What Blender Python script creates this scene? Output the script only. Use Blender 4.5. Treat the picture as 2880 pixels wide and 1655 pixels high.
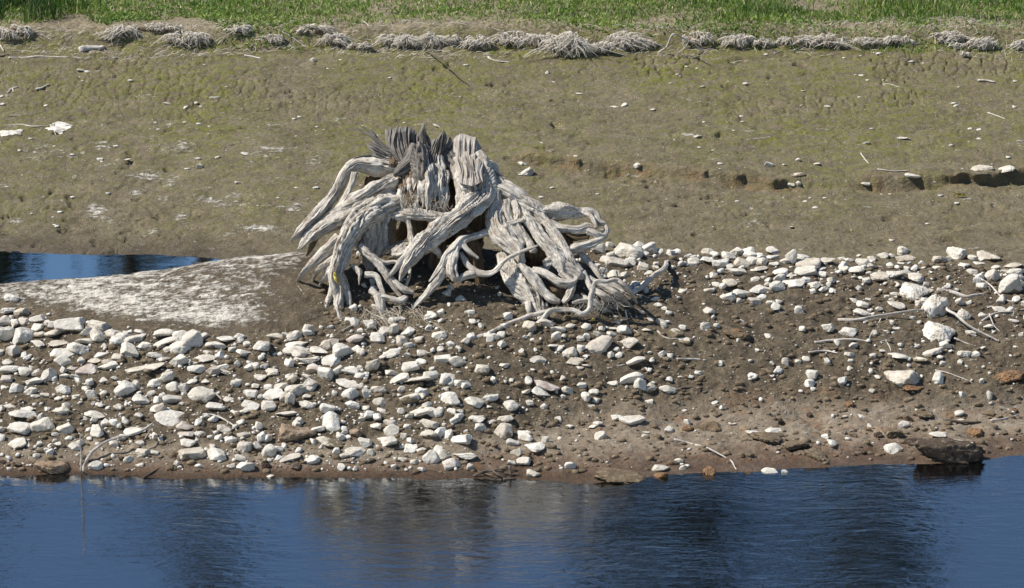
import bpy, math, random
import numpy as np
from mathutils import Vector, Euler, Matrix

# ------------------------------------------------------------------ camera, sky, sun, exposure
sc = bpy.context.scene
for o in list(bpy.data.objects):
    bpy.data.objects.remove(o)
PITCH = math.radians(16.0)
CAM = np.array([0.0, -24.0, 7.5])
FPX = 9040.0                       # focal length in photo pixels (photo 2880 x 1655)
cam_d = bpy.data.cameras.new('camera')
cam = bpy.data.objects.new('camera', cam_d)
sc.collection.objects.link(cam)
cam.location = CAM
cam.rotation_euler = (math.pi / 2 - PITCH, 0, 0)
cam_d.sensor_width = 36.0
cam_d.lens = 36.0 * FPX / 2880.0
cam_d.clip_start = 0.5
cam_d.clip_end = 2000.0
sc.camera = cam

SUN = Vector((-0.66, -0.05, 0.75)).normalized()      # towards the sun: high, from the left
elev = math.asin(SUN.z)
azim = math.atan2(SUN.x, SUN.y)
world = bpy.data.worlds.new('World')
sc.world = world
world.use_nodes = True
wn = world.node_tree
wn.nodes.clear()
sky = wn.nodes.new('ShaderNodeTexSky')
sky.sky_type = 'NISHITA'
sky.sun_disc = False
sky.sun_elevation = elev
sky.sun_rotation = azim
sky.air_density = 1.0
sky.dust_density = 0.0
sky.ozone_density = 4.0
bg = wn.nodes.new('ShaderNodeBackground')
bg.inputs['Strength'].default_value = 0.09
wo = wn.nodes.new('ShaderNodeOutputWorld')
wn.links.new(sky.outputs[0], bg.inputs['Color'])
wn.links.new(bg.outputs[0], wo.inputs['Surface'])

sl = bpy.data.lights.new('sun', 'SUN')
sl.energy = 5.0
sl.angle = math.radians(0.5)
sl.color = (1.0, 0.96, 0.89)
sun = bpy.data.objects.new('sun', sl)
sc.collection.objects.link(sun)
sun.location = (-20, -5, 30)
sun.rotation_euler = SUN.to_track_quat('Z', 'Y').to_euler()

sc.view_settings.view_transform = 'Standard'
sc.view_settings.look = 'None'
sc.view_settings.exposure = 0.42
sc.view_settings.gamma = 1.0
sc.view_settings.use_curve_mapping = False
sc.render.engine = 'CYCLES'
sc.cycles.max_bounces = 6
sc.cycles.transparent_max_bounces = 12

# ------------------------------------------------------------------ helpers
RNG = np.random.default_rng(11)
random.seed(5)
COL = sc.collection
S16, C16 = math.sin(PITCH), math.cos(PITCH)


def ray(u, v):
    a = (u - 1440.0) / FPX
    b = (v - 827.5) / FPX
    return np.array([a, C16 - b * S16, -S16 - b * C16])


def at_y(u, v, y):
    d = ray(u, v)
    return CAM + d * ((y - CAM[1]) / d[1])


def at_z(u, v, z):
    d = ray(u, v)
    return CAM + d * ((z - CAM[2]) / d[2])


def project(x, y, z):
    dx, dy, dz = x - CAM[0], y - CAM[1], z - CAM[2]
    w = dy * C16 - dz * S16
    return 1440 + FPX * dx / w, 827.5 - FPX * (dy * S16 + dz * C16) / w


def _h(ix, iy, iz, seed):
    with np.errstate(over='ignore'):
        n = (ix.astype(np.uint32) * np.uint32(374761393) + iy.astype(np.uint32) * np.uint32(668265263)
             + iz.astype(np.uint32) * np.uint32(2147483647 - 1274126177) + np.uint32((seed * 974634211) & 0xffffffff))
        n = (n ^ (n >> np.uint32(13))) * np.uint32(1274126177)
        n = (n ^ (n >> np.uint32(15))) * np.uint32(2246822519)
        n = n ^ (n >> np.uint32(13))
    return n.astype(np.float64) / 2147483647.5 - 1.0


def noise2(x, y, seed=0):
    x = np.asarray(x, float); y = np.asarray(y, float)
    xi = np.floor(x).astype(np.int64); yi = np.floor(y).astype(np.int64)
    fx = x - xi; fy = y - yi
    fx = fx * fx * (3 - 2 * fx); fy = fy * fy * (3 - 2 * fy)
    z = np.zeros_like(xi)
    a = _h(xi, yi, z, seed); b = _h(xi + 1, yi, z, seed)
    c = _h(xi, yi + 1, z, seed); d = _h(xi + 1, yi + 1, z, seed)
    return (a + (b - a) * fx) * (1 - fy) + (c + (d - c) * fx) * fy


def fbm2(x, y, seed=0, oct=4, gain=0.5):
    s = 0; a = 1.0; t = 0
    for i in range(oct):
        s = s + a * noise2(x * 2 ** i + 17.3 * i, y * 2 ** i - 9.1 * i, seed + i)
        t += a; a *= gain
    return s / t


def noise3(x, y, z, seed=0):
    x = np.asarray(x, float); y = np.asarray(y, float); z = np.asarray(z, float)
    xi = np.floor(x).astype(np.int64); yi = np.floor(y).astype(np.int64); zi = np.floor(z).astype(np.int64)
    fx = x - xi; fy = y - yi; fz = z - zi
    fx = fx * fx * (3 - 2 * fx); fy = fy * fy * (3 - 2 * fy); fz = fz * fz * (3 - 2 * fz)
    r = 0
    for k in (0, 1):
        a = _h(xi, yi, zi + k, seed); b = _h(xi + 1, yi, zi + k, seed)
        c = _h(xi, yi + 1, zi + k, seed); d = _h(xi + 1, yi + 1, zi + k, seed)
        p = (a + (b - a) * fx) * (1 - fy) + (c + (d - c) * fx) * fy
        r = r + p * (fz if k else 1 - fz)
    return r


def fbm3(p, seed=0, oct=4, gain=0.5):
    s = 0; a = 1.0; t = 0
    for i in range(oct):
        f = 2 ** i
        s = s + a * noise3(p[..., 0] * f + 5.2 * i, p[..., 1] * f + 1.7 * i, p[..., 2] * f - 3.3 * i, seed + i)
        t += a; a *= gain
    return s / t


def sstep(a, b, x):
    t = np.clip((x - a) / (b - a), 0, 1)
    return t * t * (3 - 2 * t)


def mesh_np(name, V, F, uv=None, smooth=True, attrs=None):
    """V (n,3); F (m,k) index array of tris or quads, or a list of such arrays."""
    me = bpy.data.meshes.new(name)
    Fs = F if isinstance(F, list) else [F]
    Fs = [np.asarray(f, np.int32) for f in Fs if len(f)]
    idx = np.concatenate([f.ravel() for f in Fs])
    tot = np.concatenate([np.full(len(f), f.shape[1], np.int32) for f in Fs])
    st = np.concatenate([[0], np.cumsum(tot)[:-1]]).astype(np.int32)
    me.vertices.add(len(V)); me.vertices.foreach_set('co', np.asarray(V, np.float32).ravel())
    me.loops.add(len(idx)); me.loops.foreach_set('vertex_index', idx)
    me.polygons.add(len(tot)); me.polygons.foreach_set('loop_start', st)
    me.polygons.foreach_set('loop_total', tot)
    me.polygons.foreach_set('use_smooth', np.full(len(tot), bool(smooth)))
    if uv is not None:
        l = me.uv_layers.new(name='UVMap')
        l.data.foreach_set('uv', np.asarray(uv, np.float32)[idx].ravel())
    if attrs:
        for k, a in attrs.items():
            t = me.attributes.new(k, 'FLOAT_COLOR', 'POINT')
            a4 = np.ones((len(V), 4), np.float32); a4[:, :a.shape[1]] = a
            t.data.foreach_set('color', a4.ravel())
    me.update(calc_edges=True)
    return me


def obj(name, me, mat=None, parent=None, loc=None):
    o = bpy.data.objects.new(name, me)
    COL.objects.link(o)
    if mat is not None and me is not None and not me.materials:
        me.materials.append(mat)
    if parent is not None:
        o.parent = parent
    if loc is not None:
        o.location = loc
    return o


def tag(o, label=None, cat=None, group=None, kind=None):
    if label: o['label'] = label
    if cat: o['category'] = cat
    if group: o['group'] = group
    if kind: o['kind'] = kind
    return o


def empty(name, loc):
    o = bpy.data.objects.new(name, None)
    COL.objects.link(o)
    o.empty_display_size = 0.1
    o.location = loc
    return o


def catmull(P, R, step):
    P = np.asarray(P, float); R = np.asarray(R, float)
    n = len(P)
    E = np.vstack([2 * P[0] - P[1], P, 2 * P[-1] - P[-2]])
    outP = []; outR = []
    for i in range(n - 1):
        p0, p1, p2, p3 = E[i], E[i + 1], E[i + 2], E[i + 3]
        L = np.linalg.norm(p2 - p1)
        m = max(2, int(L / step))
        t = np.arange(m) / m
        t = t[:, None]
        q = 0.5 * ((2 * p1) + (-p0 + p2) * t + (2 * p0 - 5 * p1 + 4 * p2 - p3) * t ** 2 + (-p0 + 3 * p1 - 3 * p2 + p3) * t ** 3)
        outP.append(q)
        s = t[:, 0]; s = s * s * (3 - 2 * s) * 0.6 + s * 0.4
        outR.append(R[i] * (1 - s) + R[i + 1] * s)
    outP.append(P[-1:]); outR.append(R[-1:])
    return np.vstack(outP), np.concatenate(outR)


def frames(P):
    T = np.gradient(P, axis=0)
    T /= np.linalg.norm(T, axis=1)[:, None] + 1e-12
    N = np.zeros_like(P)
    a = np.array([0, 0, 1.0]) if abs(T[0, 2]) < 0.9 else np.array([0, 1.0, 0])
    n = a - T[0] * a.dot(T[0]); n /= np.linalg.norm(n)
    N[0] = n
    for i in range(1, len(P)):
        n = N[i - 1] - T[i] * N[i - 1].dot(T[i])
        N[i] = n / (np.linalg.norm(n) + 1e-12)
    return T, N, np.cross(T, N)


def tube(P, R, seed=0, step=0.014, groove=0.22, lump=0.16, flat=1.0, flat_dir=None, seg=None, wob=0.0, kr=1.6, tip='round', stretch=3.0, ragged=0.0, gnarl=0.0, facet=0.0):
    """A gnarled, grooved limb along the points P with radii R. Returns V, F(list), uv."""
    P, R = catmull(P, R, step)
    n = len(P)
    if wob > 0:
        for k in range(3):
            P[:, k] += wob * noise2(np.arange(n) * step * 7 + 31 * k, np.full(n, seed * 3.7), seed + k) * np.clip(R / R.max(), .3, 1)
    T, N, B = frames(P)
    if flat_dir is not None:
        fd = np.asarray(flat_dir, float)
        N = fd[None, :] - T * (T @ fd)[:, None]
        N /= np.linalg.norm(N, axis=1)[:, None] + 1e-9
        B = np.cross(T, N)
    rm = float(R.max())
    m = seg or int(np.clip(2 * math.pi * rm / 0.0062, 8, 84))
    ph = np.arange(m) / m * 2 * math.pi
    s = np.concatenate([[0], np.cumsum(np.linalg.norm(np.diff(P, axis=0), axis=1))])
    PH, SS = np.meshgrid(ph, s)
    cx, cy = np.cos(PH) * kr, np.sin(PH) * kr
    # long ridges and clefts that follow the grain, plus lumps
    tw = SS * 1.1 + .5 * noise2(SS * 3, SS * 0 + seed, seed)            # the grain winds round the limb
    ca, sa = np.cos(PH + tw) * kr, np.sin(PH + tw) * kr
    g = noise3(ca * 1.5 + seed, sa * 1.5, SS * stretch, seed) * 0.7 + noise3(ca * 3.3, sa * 3.3 + seed, SS * stretch * 1.6, seed + 5) * 0.45
    kf = np.clip(rm / .012, 1.6, 5.5)
    cle = np.abs(noise3(np.cos(PH + tw) * kf, np.sin(PH + tw) * kf + 7, SS * stretch * 1.3, seed + 9))
    cle = np.clip(1 - cle * 4.2, 0, 1)
    fine_ = noise3(np.cos(PH + tw) * kf * 2.3, np.sin(PH + tw) * kf * 2.3 + 3, SS * stretch * 3, seed + 13)
    l = noise3(np.cos(PH) * .9 + seed * 1.3, np.sin(PH) * .9, SS * .42 / max(rm, .02), seed + 3)
    l2 = noise3(np.cos(PH) * 1.8 + seed * 1.3, np.sin(PH) * 1.8, SS * 1.0 / max(rm, .02), seed + 4)
    if facet > 0:     # worn flats and edges instead of a round section
        rk = np.random.default_rng(seed + 77)
        fa = None
        for q in range(5):
            a0 = rk.uniform(0, 6.283); dk = rk.uniform(.72, .98)
            ang = PH - a0 - q * 1.257 - .9 * noise2(SS * (.12 / max(rm, .02)), SS * 0 + q * 3.1, seed + q)
            dk = dk * (1 + .16 * noise2(SS * (.25 / max(rm, .02)), SS * 0 + q * 5.7, seed + 30 + q))
            c = dk / np.maximum(np.cos(ang), .25)
            fa = c if fa is None else np.minimum(fa, c)
        fa = np.minimum(fa, 1.22)
        base_r = 1 - facet + facet * fa
    else:
        base_r = 1.0
    rr = R[:, None] * base_r * (1 + groove * (0.7 * g - 1.25 * cle + .3 * fine_) + lump * (l + .5 * l2))
    f1, f2 = 1.0, flat
    off = N[:, None, :] * (np.cos(PH) * rr * f2)[..., None] + B[:, None, :] * (np.sin(PH) * rr * f1)[..., None]
    V = P[:, None, :] + off
    if ragged > 0:   # splintered end: pull some strands of the last rings back along the limb
        k = max(3, int(n * 0.35))
        w = np.linspace(0, 1, k) ** 1.5
        sh = ragged * (noise3(np.cos(ph) * 2.4 + seed, np.sin(ph) * 2.4, ph * 0, seed + 21) - .25)
        V[-k:] += T[-k:, None, :] * (w[:, None] * sh[None, :])[..., None]
    if gnarl > 0:
        q = V.reshape(-1, 3)
        am = gnarl * np.repeat(np.clip(R, .0, .06), m)[:, None]
        dn = np.stack([fbm3(q * 9 + 31 * k, 200 + k, 3, .6) for k in range(3)], -1)
        V = (q + dn * am).reshape(V.shape)
    V = V.reshape(-1, 3)
    i = np.arange(n - 1)[:, None] * m; j = np.arange(m)[None, :]; j2 = (j + 1) % m
    Q = np.stack([i + j, i + j2, i + m + j2, i + m + j], -1).reshape(-1, 4)
    uv = np.stack([np.broadcast_to(ph / (2 * math.pi) * 2 * math.pi * rm, (n, m)), SS], -1).reshape(-1, 2)
    c0 = P[0] - T[0] * R[0] * .3; c1 = P[-1] + T[-1] * R[-1] * (.6 if tip == 'round' else .1)
    nv = len(V)
    V = np.vstack([V, c0, c1]); uv = np.vstack([uv, [0, 0], [0, s[-1]]])
    jj = np.arange(m); jn = (jj + 1) % m
    t0 = np.stack([np.full(m, nv), jn, jj], -1)
    t1 = np.stack([np.full(m, nv + 1), (n - 1) * m + jj, (n - 1) * m + jn], -1)
    return V, [Q, np.vstack([t0, t1])], uv


class Acc:
    """collects several shells into one mesh"""
    def __init__(self): self.V = []; self.Q = []; self.T = []; self.U = []; self.n = 0

    def add(self, V, F, uv=None):
        for f in (F if isinstance(F, list) else [F]):
            f = np.asarray(f)
            if len(f) == 0: continue
            (self.Q if f.shape[1] == 4 else self.T).append(f + self.n)
        self.V.append(V); self.U.append(uv if uv is not None else np.zeros((len(V), 2)))
        self.n += len(V)

    def mesh(self, name, base=(0, 0, 0), smooth=True, attrs=None):
        F = []
        if self.Q: F.append(np.vstack(self.Q))
        if self.T: F.append(np.vstack(self.T))
        return mesh_np(name, np.vstack(self.V) - np.asarray(base), F, np.vstack(self.U), smooth, attrs)


# ------------------------------------------------------------------ material helpers
def new_mat(name):
    m = bpy.data.materials.new(name)
    m.use_nodes = True
    nt = m.node_tree
    nt.nodes.clear()
    out = nt.nodes.new('ShaderNodeOutputMaterial')
    return m, nt, out


class NT:
    def __init__(self, nt): self.nt = nt

    def n(self, t, **kw):
        x = self.nt.nodes.new('ShaderNode' + t)
        for k, v in kw.items():
            if k in ('_',): continue
            setattr(x, k, v)
        return x

    def link(self, a, b): self.nt.links.new(a, b)

    def val(self, sock, v):
        if hasattr(v, 'is_linked') or isinstance(v, bpy.types.NodeSocket): self.link(v, sock)
        else: sock.default_value = v

    def math(self, op, a, b=0.0, clamp=False):
        x = self.n('Math', operation=op); x.use_clamp = clamp
        self.val(x.inputs[0], a); self.val(x.inputs[1], b)
        return x.outputs[0]

    def mix(self, f, a, b, blend='MIX'):
        x = self.n('Mix', data_type='RGBA', blend_type=blend)
        self.val(x.inputs[0], f)
        for s, c in ((x.inputs[6], a), (x.inputs[7], b)):
            if isinstance(c, (tuple, list)): s.default_value = (*c[:3], 1)
            else: self.link(c, s)
        return x.outputs[2]

    def ramp(self, f, stops):
        x = self.n('ValToRGB'); e = x.color_ramp.elements
        while len(e) > 1: e.remove(e[-1])
        e[0].position = stops[0][0]; c = stops[0][1]
        e[0].color = (*c, 1) if not isinstance(c, (int, float)) else (c, c, c, 1)
        for p, c in stops[1:]:
            k = e.new(p); k.color = (*c, 1) if not isinstance(c, (int, float)) else (c, c, c, 1)
        self.link(f, x.inputs[0])
        return x.outputs[0]

    def noise(self, vec, scale, detail=4, rough=.55, dist=0.0, dim='3D'):
        x = self.n('TexNoise', noise_dimensions=dim)
        if vec is not None: self.link(vec, x.inputs['Vector'])
        x.inputs['Scale'].default_value = scale; x.inputs['Detail'].default_value = detail
        x.inputs['Roughness'].default_value = rough; x.inputs['Distortion'].default_value = dist
        return x.outputs[0]

    def voro(self, vec, scale, feature='F1', rnd=1.0):
        x = self.n('TexVoronoi', feature=feature)
        if vec is not None: self.link(vec, x.inputs['Vector'])
        x.inputs['Scale'].default_value = scale; x.inputs['Randomness'].default_value = rnd
        return x.outputs[0]

    def scale(self, vec, s):
        x = self.n('Mapping'); self.link(vec, x.inputs['Vector']); x.inputs['Scale'].default_value = s
        return x.outputs[0]

    def bump(self, h, dist, strength=1.0, normal=None):
        x = self.n('Bump'); x.inputs['Distance'].default_value = dist; x.inputs['Strength'].default_value = strength
        self.link(h, x.inputs['Height'])
        if normal is not None: self.link(normal, x.inputs['Normal'])
        return x.outputs[0]

    def bsdf(self, out, color, rough=.9, normal=None, spec=.2):
        x = self.n('BsdfPrincipled')
        if isinstance(color, (tuple, list)): x.inputs['Base Color'].default_value = (*color[:3], 1)
        else: self.link(color, x.inputs['Base Color'])
        self.val(x.inputs['Roughness'], rough)
        x.inputs['Specular IOR Level'].default_value = spec
        if normal is not None: self.link(normal, x.inputs['Normal'])
        self.link(x.outputs[0], out.inputs['Surface'])
        return x

# ------------------------------------------------------------------ materials
def mat_ground():
    m, nt, out = new_mat('ground_soil'); k = NT(nt)
    geo = k.n('NewGeometry'); P = geo.outputs['Position']
    A = k.n('VertexColor', layer_name='zone_a'); sa = k.n('SeparateColor'); k.link(A.outputs[0], sa.inputs[0])
    B = k.n('VertexColor', layer_name='zone_b'); sb = k.n('SeparateColor'); k.link(B.outputs[0], sb.inputs[0])
    white, olive, wet = sa.outputs[0], sa.outputs[1], sa.outputs[2]
    sand, rust, soil = sb.outputs[0], sb.outputs[1], sb.outputs[2]
    Pst = k.scale(P, (1.0, 1.6, 1.6))
    n1 = k.noise(Pst, 3.2, 6, .62, .3)
    n2 = k.noise(P, 26.0, 5, .65)
    n3 = k.noise(P, 95.0, 4, .7)
    n4 = k.noise(Pst, 9.0, 5, .6, .6)
    mud = k.mix(k.ramp(n1, [(.35, 0), (.65, 1)]), (.095, .072, .045), (.185, .145, .092))
    mud = k.mix(B.outputs[1], mud, k.mix(k.ramp(n1, [(.35, 0), (.65, 1)]), (.165, .132, .082), (.29, .238, .155)))
    mud = k.mix(k.ramp(n3, [(.3, 0), (.72, .8)]), mud, (.082, .063, .042))
    mud = k.mix(k.ramp(n2, [(.54, 0), (.70, .6)]), mud, (.31, .255, .18))
    ol = k.mix(k.ramp(n2, [(.3, 0), (.7, 1)]), (.115, .125, .016), (.215, .205, .055))
    dk = k.noise(k.scale(P, (38, 75, 60)), 1.0, 3, .7, .4)
    mud = k.mix(k.ramp(dk, [(.585, 0), (.66, .85)]), mud, (.045, .035, .024))
    om = k.math('MULTIPLY', olive, k.ramp(n4, [(.40, 0), (.58, 1)]))
    col = k.mix(om, mud, ol)
    # sandy beach
    sd = k.mix(k.ramp(n4, [(.35, 0), (.65, 1)]), (.25, .195, .135), (.38, .315, .235))
    sd = k.mix(k.ramp(n3, [(.40, .35), (.60, 0)]), sd, (.16, .11, .07))
    col = k.mix(k.math('MULTIPLY', sand, k.ramp(n1, [(.28, .55), (.55, 1)])), col, sd)
    # pale dried crust
    wm = k.math('ADD', white, k.math('MULTIPLY', k.math('SUBTRACT', n4, .5), .9))
    wm = k.math('ADD', wm, k.math('MULTIPLY', k.math('SUBTRACT', n2, .5), .75))
    rot = k.n('Mapping'); k.link(P, rot.inputs['Vector']); rot.inputs['Rotation'].default_value = (0, 0, math.radians(35)); rot.inputs['Scale'].default_value = (7, 34, 20)
    n6 = k.noise(rot.outputs[0], 1.0, 5, .65, .8)
    wm = k.math('ADD', wm, k.math('MULTIPLY', k.math('SUBTRACT', n6, .5), 1.1))
    wmk = k.ramp(wm, [(.40, 0), (.66, 1)])
    wc = k.mix(k.ramp(n3, [(.30, 0), (.62, 1)]), (.50, .43, .33), (.74, .69, .60))
    col = k.mix(wmk, col, wc)
    rm = k.math('MULTIPLY', rust, k.ramp(n2, [(.42, 0), (.62, 1)]))
    col = k.mix(rm, col, (.27, .115, .035))
    sl_ = k.mix(k.ramp(n2, [(.35, 0), (.65, 1)]), (.13, .10, .055), (.36, .30, .20))
    col = k.mix(soil, col, sl_)
    wd = k.mix(wet, (1, 1, 1), (.52, .47, .45))
    col = k.mix(1.0, col, wd, 'MULTIPLY')
    fleck = k.voro(P, 30.0)
    fl = k.math('MULTIPLY', k.ramp(fleck, [(.10, 1), (.16, 0)]), k.ramp(k.noise(P, 4.0, 3), [(.50, 0), (.60, 1)]))
    col = k.mix(k.math('MULTIPLY', fl, k.math('SUBTRACT', 1.0, wet, True)), col, (.60, .54, .44))
    h = k.math('ADD', k.math('MULTIPLY', n2, .55), k.math('MULTIPLY', n3, .35))
    h = k.math('ADD', h, k.math('MULTIPLY', n4, .9)); h = k.math('ADD', h, k.math('MULTIPLY', n6, .5))
    h = k.math('ADD', h, k.math('MULTIPLY', wmk, .25))
    nb = k.bump(h, .036, 1.0)
    rough = k.math('SUBTRACT', .95, k.math('MULTIPLY', wet, .55))
    b = k.bsdf(out, col, rough, nb, .25)
    return m


def mat_stone(name, c0, c1, speck, mud=(.150, .118, .076), mud_h=0.0, pit=.5, sc_=1.0):
    """pale crusted stone: pits, grey dust, dried mud clinging to the foot"""
    m, nt, out = new_mat(name); k = NT(nt)
    geo = k.n('NewGeometry'); P = geo.outputs['Position']; oi = k.n('ObjectInfo')
    n1 = k.noise(P, 14 * sc_, 5, .6); n2 = k.noise(P, 70 * sc_, 4, .7); n3 = k.noise(P, 210 * sc_, 3, .7)
    n5 = k.noise(P, 36 * sc_, 5, .65, .5)
    col = k.mix(k.ramp(n1, [(.32, 0), (.62, 1)]), c0, c1)
    col = k.mix(k.ramp(n3, [(.58, 0), (.70, pit)]), col, speck)
    col = k.mix(k.ramp(n2, [(.60, 0), (.75, pit)]), col, speck)
    col = k.mix(k.ramp(n5, [(.56, 0), (.66, .55)]), col, (.43, .375, .29))
    tint = k.ramp(oi.outputs['Random'], [(0, (.80, .74, .66)), (.25, (.93, .90, .85)), (.6, (1, .985, .96)), (.86, (.97, .95, .92)), (1, (.70, .64, .60))])
    col = k.mix(1.0, col, tint, 'MULTIPLY')
    sp = k.n('SeparateXYZ'); k.link(P, sp.inputs[0]); so = k.n('SeparateXYZ'); k.link(oi.outputs['Location'], so.inputs[0])
    dz = k.math('SUBTRACT', sp.outputs[2], so.outputs[2])
    e = k.math('ADD', dz, k.math('MULTIPLY', k.math('SUBTRACT', n1, .5), .17))
    e = k.math('ADD', e, k.math('MULTIPLY', oi.outputs['Random'], .035))
    mk = k.ramp(k.math('ADD', k.math('MULTIPLY', e, 8.0), .5 - mud_h * 8), [(.42, 1), (.52, 0)])
    mc = k.mix(k.ramp(n2, [(.3, 0), (.7, 1)]), mud, tuple(c * 1.5 for c in mud))
    col = k.mix(mk, col, mc)
    h = k.math('ADD', k.math('MULTIPLY', n2, .5), k.math('MULTIPLY', n3, .25)); h = k.math('ADD', h, k.math('MULTIPLY', n5, .6))
    k.bsdf(out, col, .93, k.bump(h, .012, .8), .2)
    return m


def mat_wood(name, pale, mid, dark, lo=.34, hi=.62, crust=.6, streak=1.0):
    m, nt, out = new_mat(name); k = NT(nt)
    uv = k.n('UVMap'); uv.uv_map = 'UVMap'; U = uv.outputs[0]
    geo = k.n('NewGeometry'); P = geo.outputs['Position']
    g1 = k.noise(k.scale(U, (48, 4, 1)), 1.0, 5, .68, .5)
    g2 = k.noise(k.scale(U, (120, 9, 1)), 1.0, 4, .65, .3)
    p1 = k.noise(P, 7, 5, .6); p2 = k.noise(P, 48, 5, .7); p3 = k.noise(P, 85, 3, .75)
    col = k.mix(k.ramp(g1, [(lo, 0), (hi, 1)]), mid, pale)
    col = k.mix(k.ramp(g2, [(.54, 0), (.66, .85 * streak)]), col, dark)
    col = k.mix(k.ramp(g1, [(.34, .9 * streak), (.43, 0)]), col, dark)
    # lime / clay crust that hides the grain in patches
    cm = k.math('MULTIPLY', k.ramp(p1, [(.40, 0), (.56, 1)]), crust)
    col = k.mix(k.math('MULTIPLY', cm, k.ramp(p2, [(.34, .15), (.5, 1)])), col, tuple(min(.80, c * 1.12) for c in pale))
    col = k.mix(k.math('MULTIPLY', k.ramp(p3, [(.56, 0), (.66, .85)]), crust), col, dark)
    col = k.mix(k.math('MULTIPLY', k.ramp(k.noise(P, 11, 4, .6), [(.53, 0), (.63, .7)]), crust), col, (.24, .165, .10))
    h = k.math('ADD', k.math('MULTIPLY', g1, .7), k.math('MULTIPLY', g2, .4))
    h = k.math('ADD', h, k.math('MULTIPLY', p2, .5))
    k.bsdf(out, col, .9, k.bump(h, .016, .9), .2)
    return m


def mat_plain(name, c0, c1, scale=30, rough=.9, bump=.004, spec=.2, use_obj=True):
    m, nt, out = new_mat(name); k = NT(nt)
    geo = k.n('NewGeometry')
    n1 = k.noise(geo.outputs['Position'], scale, 4, .65)
    col = k.mix(k.ramp(n1, [(.32, 0), (.68, 1)]), c0, c1)
    k.bsdf(out, col, rough, k.bump(n1, bump, .8), spec)
    return m


def mat_leaf(name, stops):
    m, nt, out = new_mat(name); k = NT(nt)
    vc = k.n('VertexColor', layer_name='tone'); s = k.n('SeparateColor'); k.link(vc.outputs[0], s.inputs[0])
    col = k.ramp(s.outputs[0], stops)
    d = k.n('BsdfPrincipled'); k.link(col, d.inputs['Base Color']); d.inputs['Roughness'].default_value = .5
    d.inputs['Specular IOR Level'].default_value = .35
    t = k.n('BsdfTranslucent'); k.link(col, t.inputs['Color'])
    mx = k.n('MixShader'); mx.inputs[0].default_value = .3
    k.link(d.outputs[0], mx.inputs[1]); k.link(t.outputs[0], mx.inputs[2]); k.link(mx.outputs[0], out.inputs['Surface'])
    return m


def mat_water(name, ior, amp, s1, s2, tint, refl):
    m, nt, out = new_mat(name); k = NT(nt)
    geo = k.n('NewGeometry'); P = geo.outputs['Position']
    a = k.noise(k.scale(P, (2.2, 6.5, 1)), s1, 3, .55, .8)
    b = k.noise(k.scale(P, (7.0, 17.0, 1)), s2, 3, .6, .5)
    big = k.ramp(k.noise(k.scale(P, (.5, .9, 1)), 1.0, 3, .6), [(.32, .25), (.62, 1)])
    h = k.math('ADD', k.math('MULTIPLY', a, 1.0), k.math('MULTIPLY', b, .42))
    h = k.math('MULTIPLY', h, big)
    nb = k.bump(h, amp, 1.0)
    fr = k.n('Fresnel'); fr.inputs['IOR'].default_value = ior; k.link(nb, fr.inputs['Normal'])
    gl = k.n('BsdfGlossy'); gl.inputs['Roughness'].default_value = .03; gl.inputs['Color'].default_value = (*refl, 1); k.link(nb, gl.inputs['Normal'])
    tr = k.n('BsdfTransparent'); tr.inputs['Color'].default_value = (*tint, 1)
    mx = k.n('MixShader'); k.link(fr.outputs[0], mx.inputs[0]); k.link(tr.outputs[0], mx.inputs[1]); k.link(gl.outputs[0], mx.inputs[2])
    k.link(mx.outputs[0], out.inputs['Surface'])
    return m


M = {}
M['ground'] = mat_ground()
M['stone'] = mat_stone('limestone', (.48, .44, .375), (.70, .67, .605), (.20, .165, .125), mud_h=-.012, pit=.8)
M['stone_crust'] = mat_stone('crusted_stone', (.46, .40, .33), (.72, .69, .62), (.15, .115, .08), mud_h=-.012, pit=1.0)
M['stone_muddy'] = mat_stone('muddy_stone', (.45, .40, .32), (.62, .57, .48), (.2, .16, .11), mud_h=.035)
M['stone_red'] = mat_stone('reddish_stone', (.30, .225, .19), (.62, .56, .51), (.15, .09, .07), mud_h=-.02)
M['stone_rust'] = mat_stone('rusty_stone', (.13, .085, .05), (.38, .29, .21), (.06, .04, .025), mud_h=-.03)
M['clod'] = mat_stone('mud_clod', (.105, .078, .050), (.19, .145, .095), (.05, .035, .025), mud_h=-.2)
M['clod_rust'] = mat_stone('rusty_clod', (.13, .075, .04), (.25, .145, .075), (.06, .04, .025), mud_h=-.2)
M['dark'] = mat_stone('dark_wet_lump', (.042, .031, .023), (.095, .070, .052), (.02, .015, .012), mud_h=-.3)
M['wood'] = mat_wood('bleached_wood', (.62, .57, .49), (.30, .25, .20), (.05, .037, .027))
M['wood_grey'] = mat_wood('weathered_grey_wood', (.24, .215, .185), (.085, .077, .068), (.016, .014, .012), crust=.2)
M['wood_mid'] = mat_wood('half_bleached_wood', (.46, .41, .35), (.22, .19, .16), (.045, .036, .03), crust=.3)
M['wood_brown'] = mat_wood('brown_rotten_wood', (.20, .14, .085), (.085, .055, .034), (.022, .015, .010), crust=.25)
M['stick'] = mat_wood('driftwood', (.62, .57, .50), (.42, .36, .30), (.17, .13, .10), crust=.5, streak=.7)
M['stick_dark'] = mat_wood('dark_driftwood', (.20, .16, .12), (.10, .075, .055), (.03, .022, .018), crust=.2)
M['straw'] = mat_leaf('dry_root_fibre', [(0, (.30, .225, .14)), (.35, (.56, .48, .37)), (1, (.80, .745, .65))])
M['grass'] = mat_leaf('meadow_grass', [(0, (.025, .060, .016)), (.35, (.075, .145, .022)), (.7, (.16, .25, .035)), (.92, (.29, .36, .075)), (1, (.50, .44, .24))])
M['leaves'] = mat_leaf('tree_leaves', [(0, (.02, .028, .010)), (1, (.075, .075, .022))])
M['bark'] = mat_plain('tree_bark', (.06, .045, .03), (.13, .10, .07), 12)
M['river'] = mat_water('river_water', 5.0, .0045, 1.7, 1.8, (.90, .80, .52), (.92, .96, 1.0))
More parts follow.
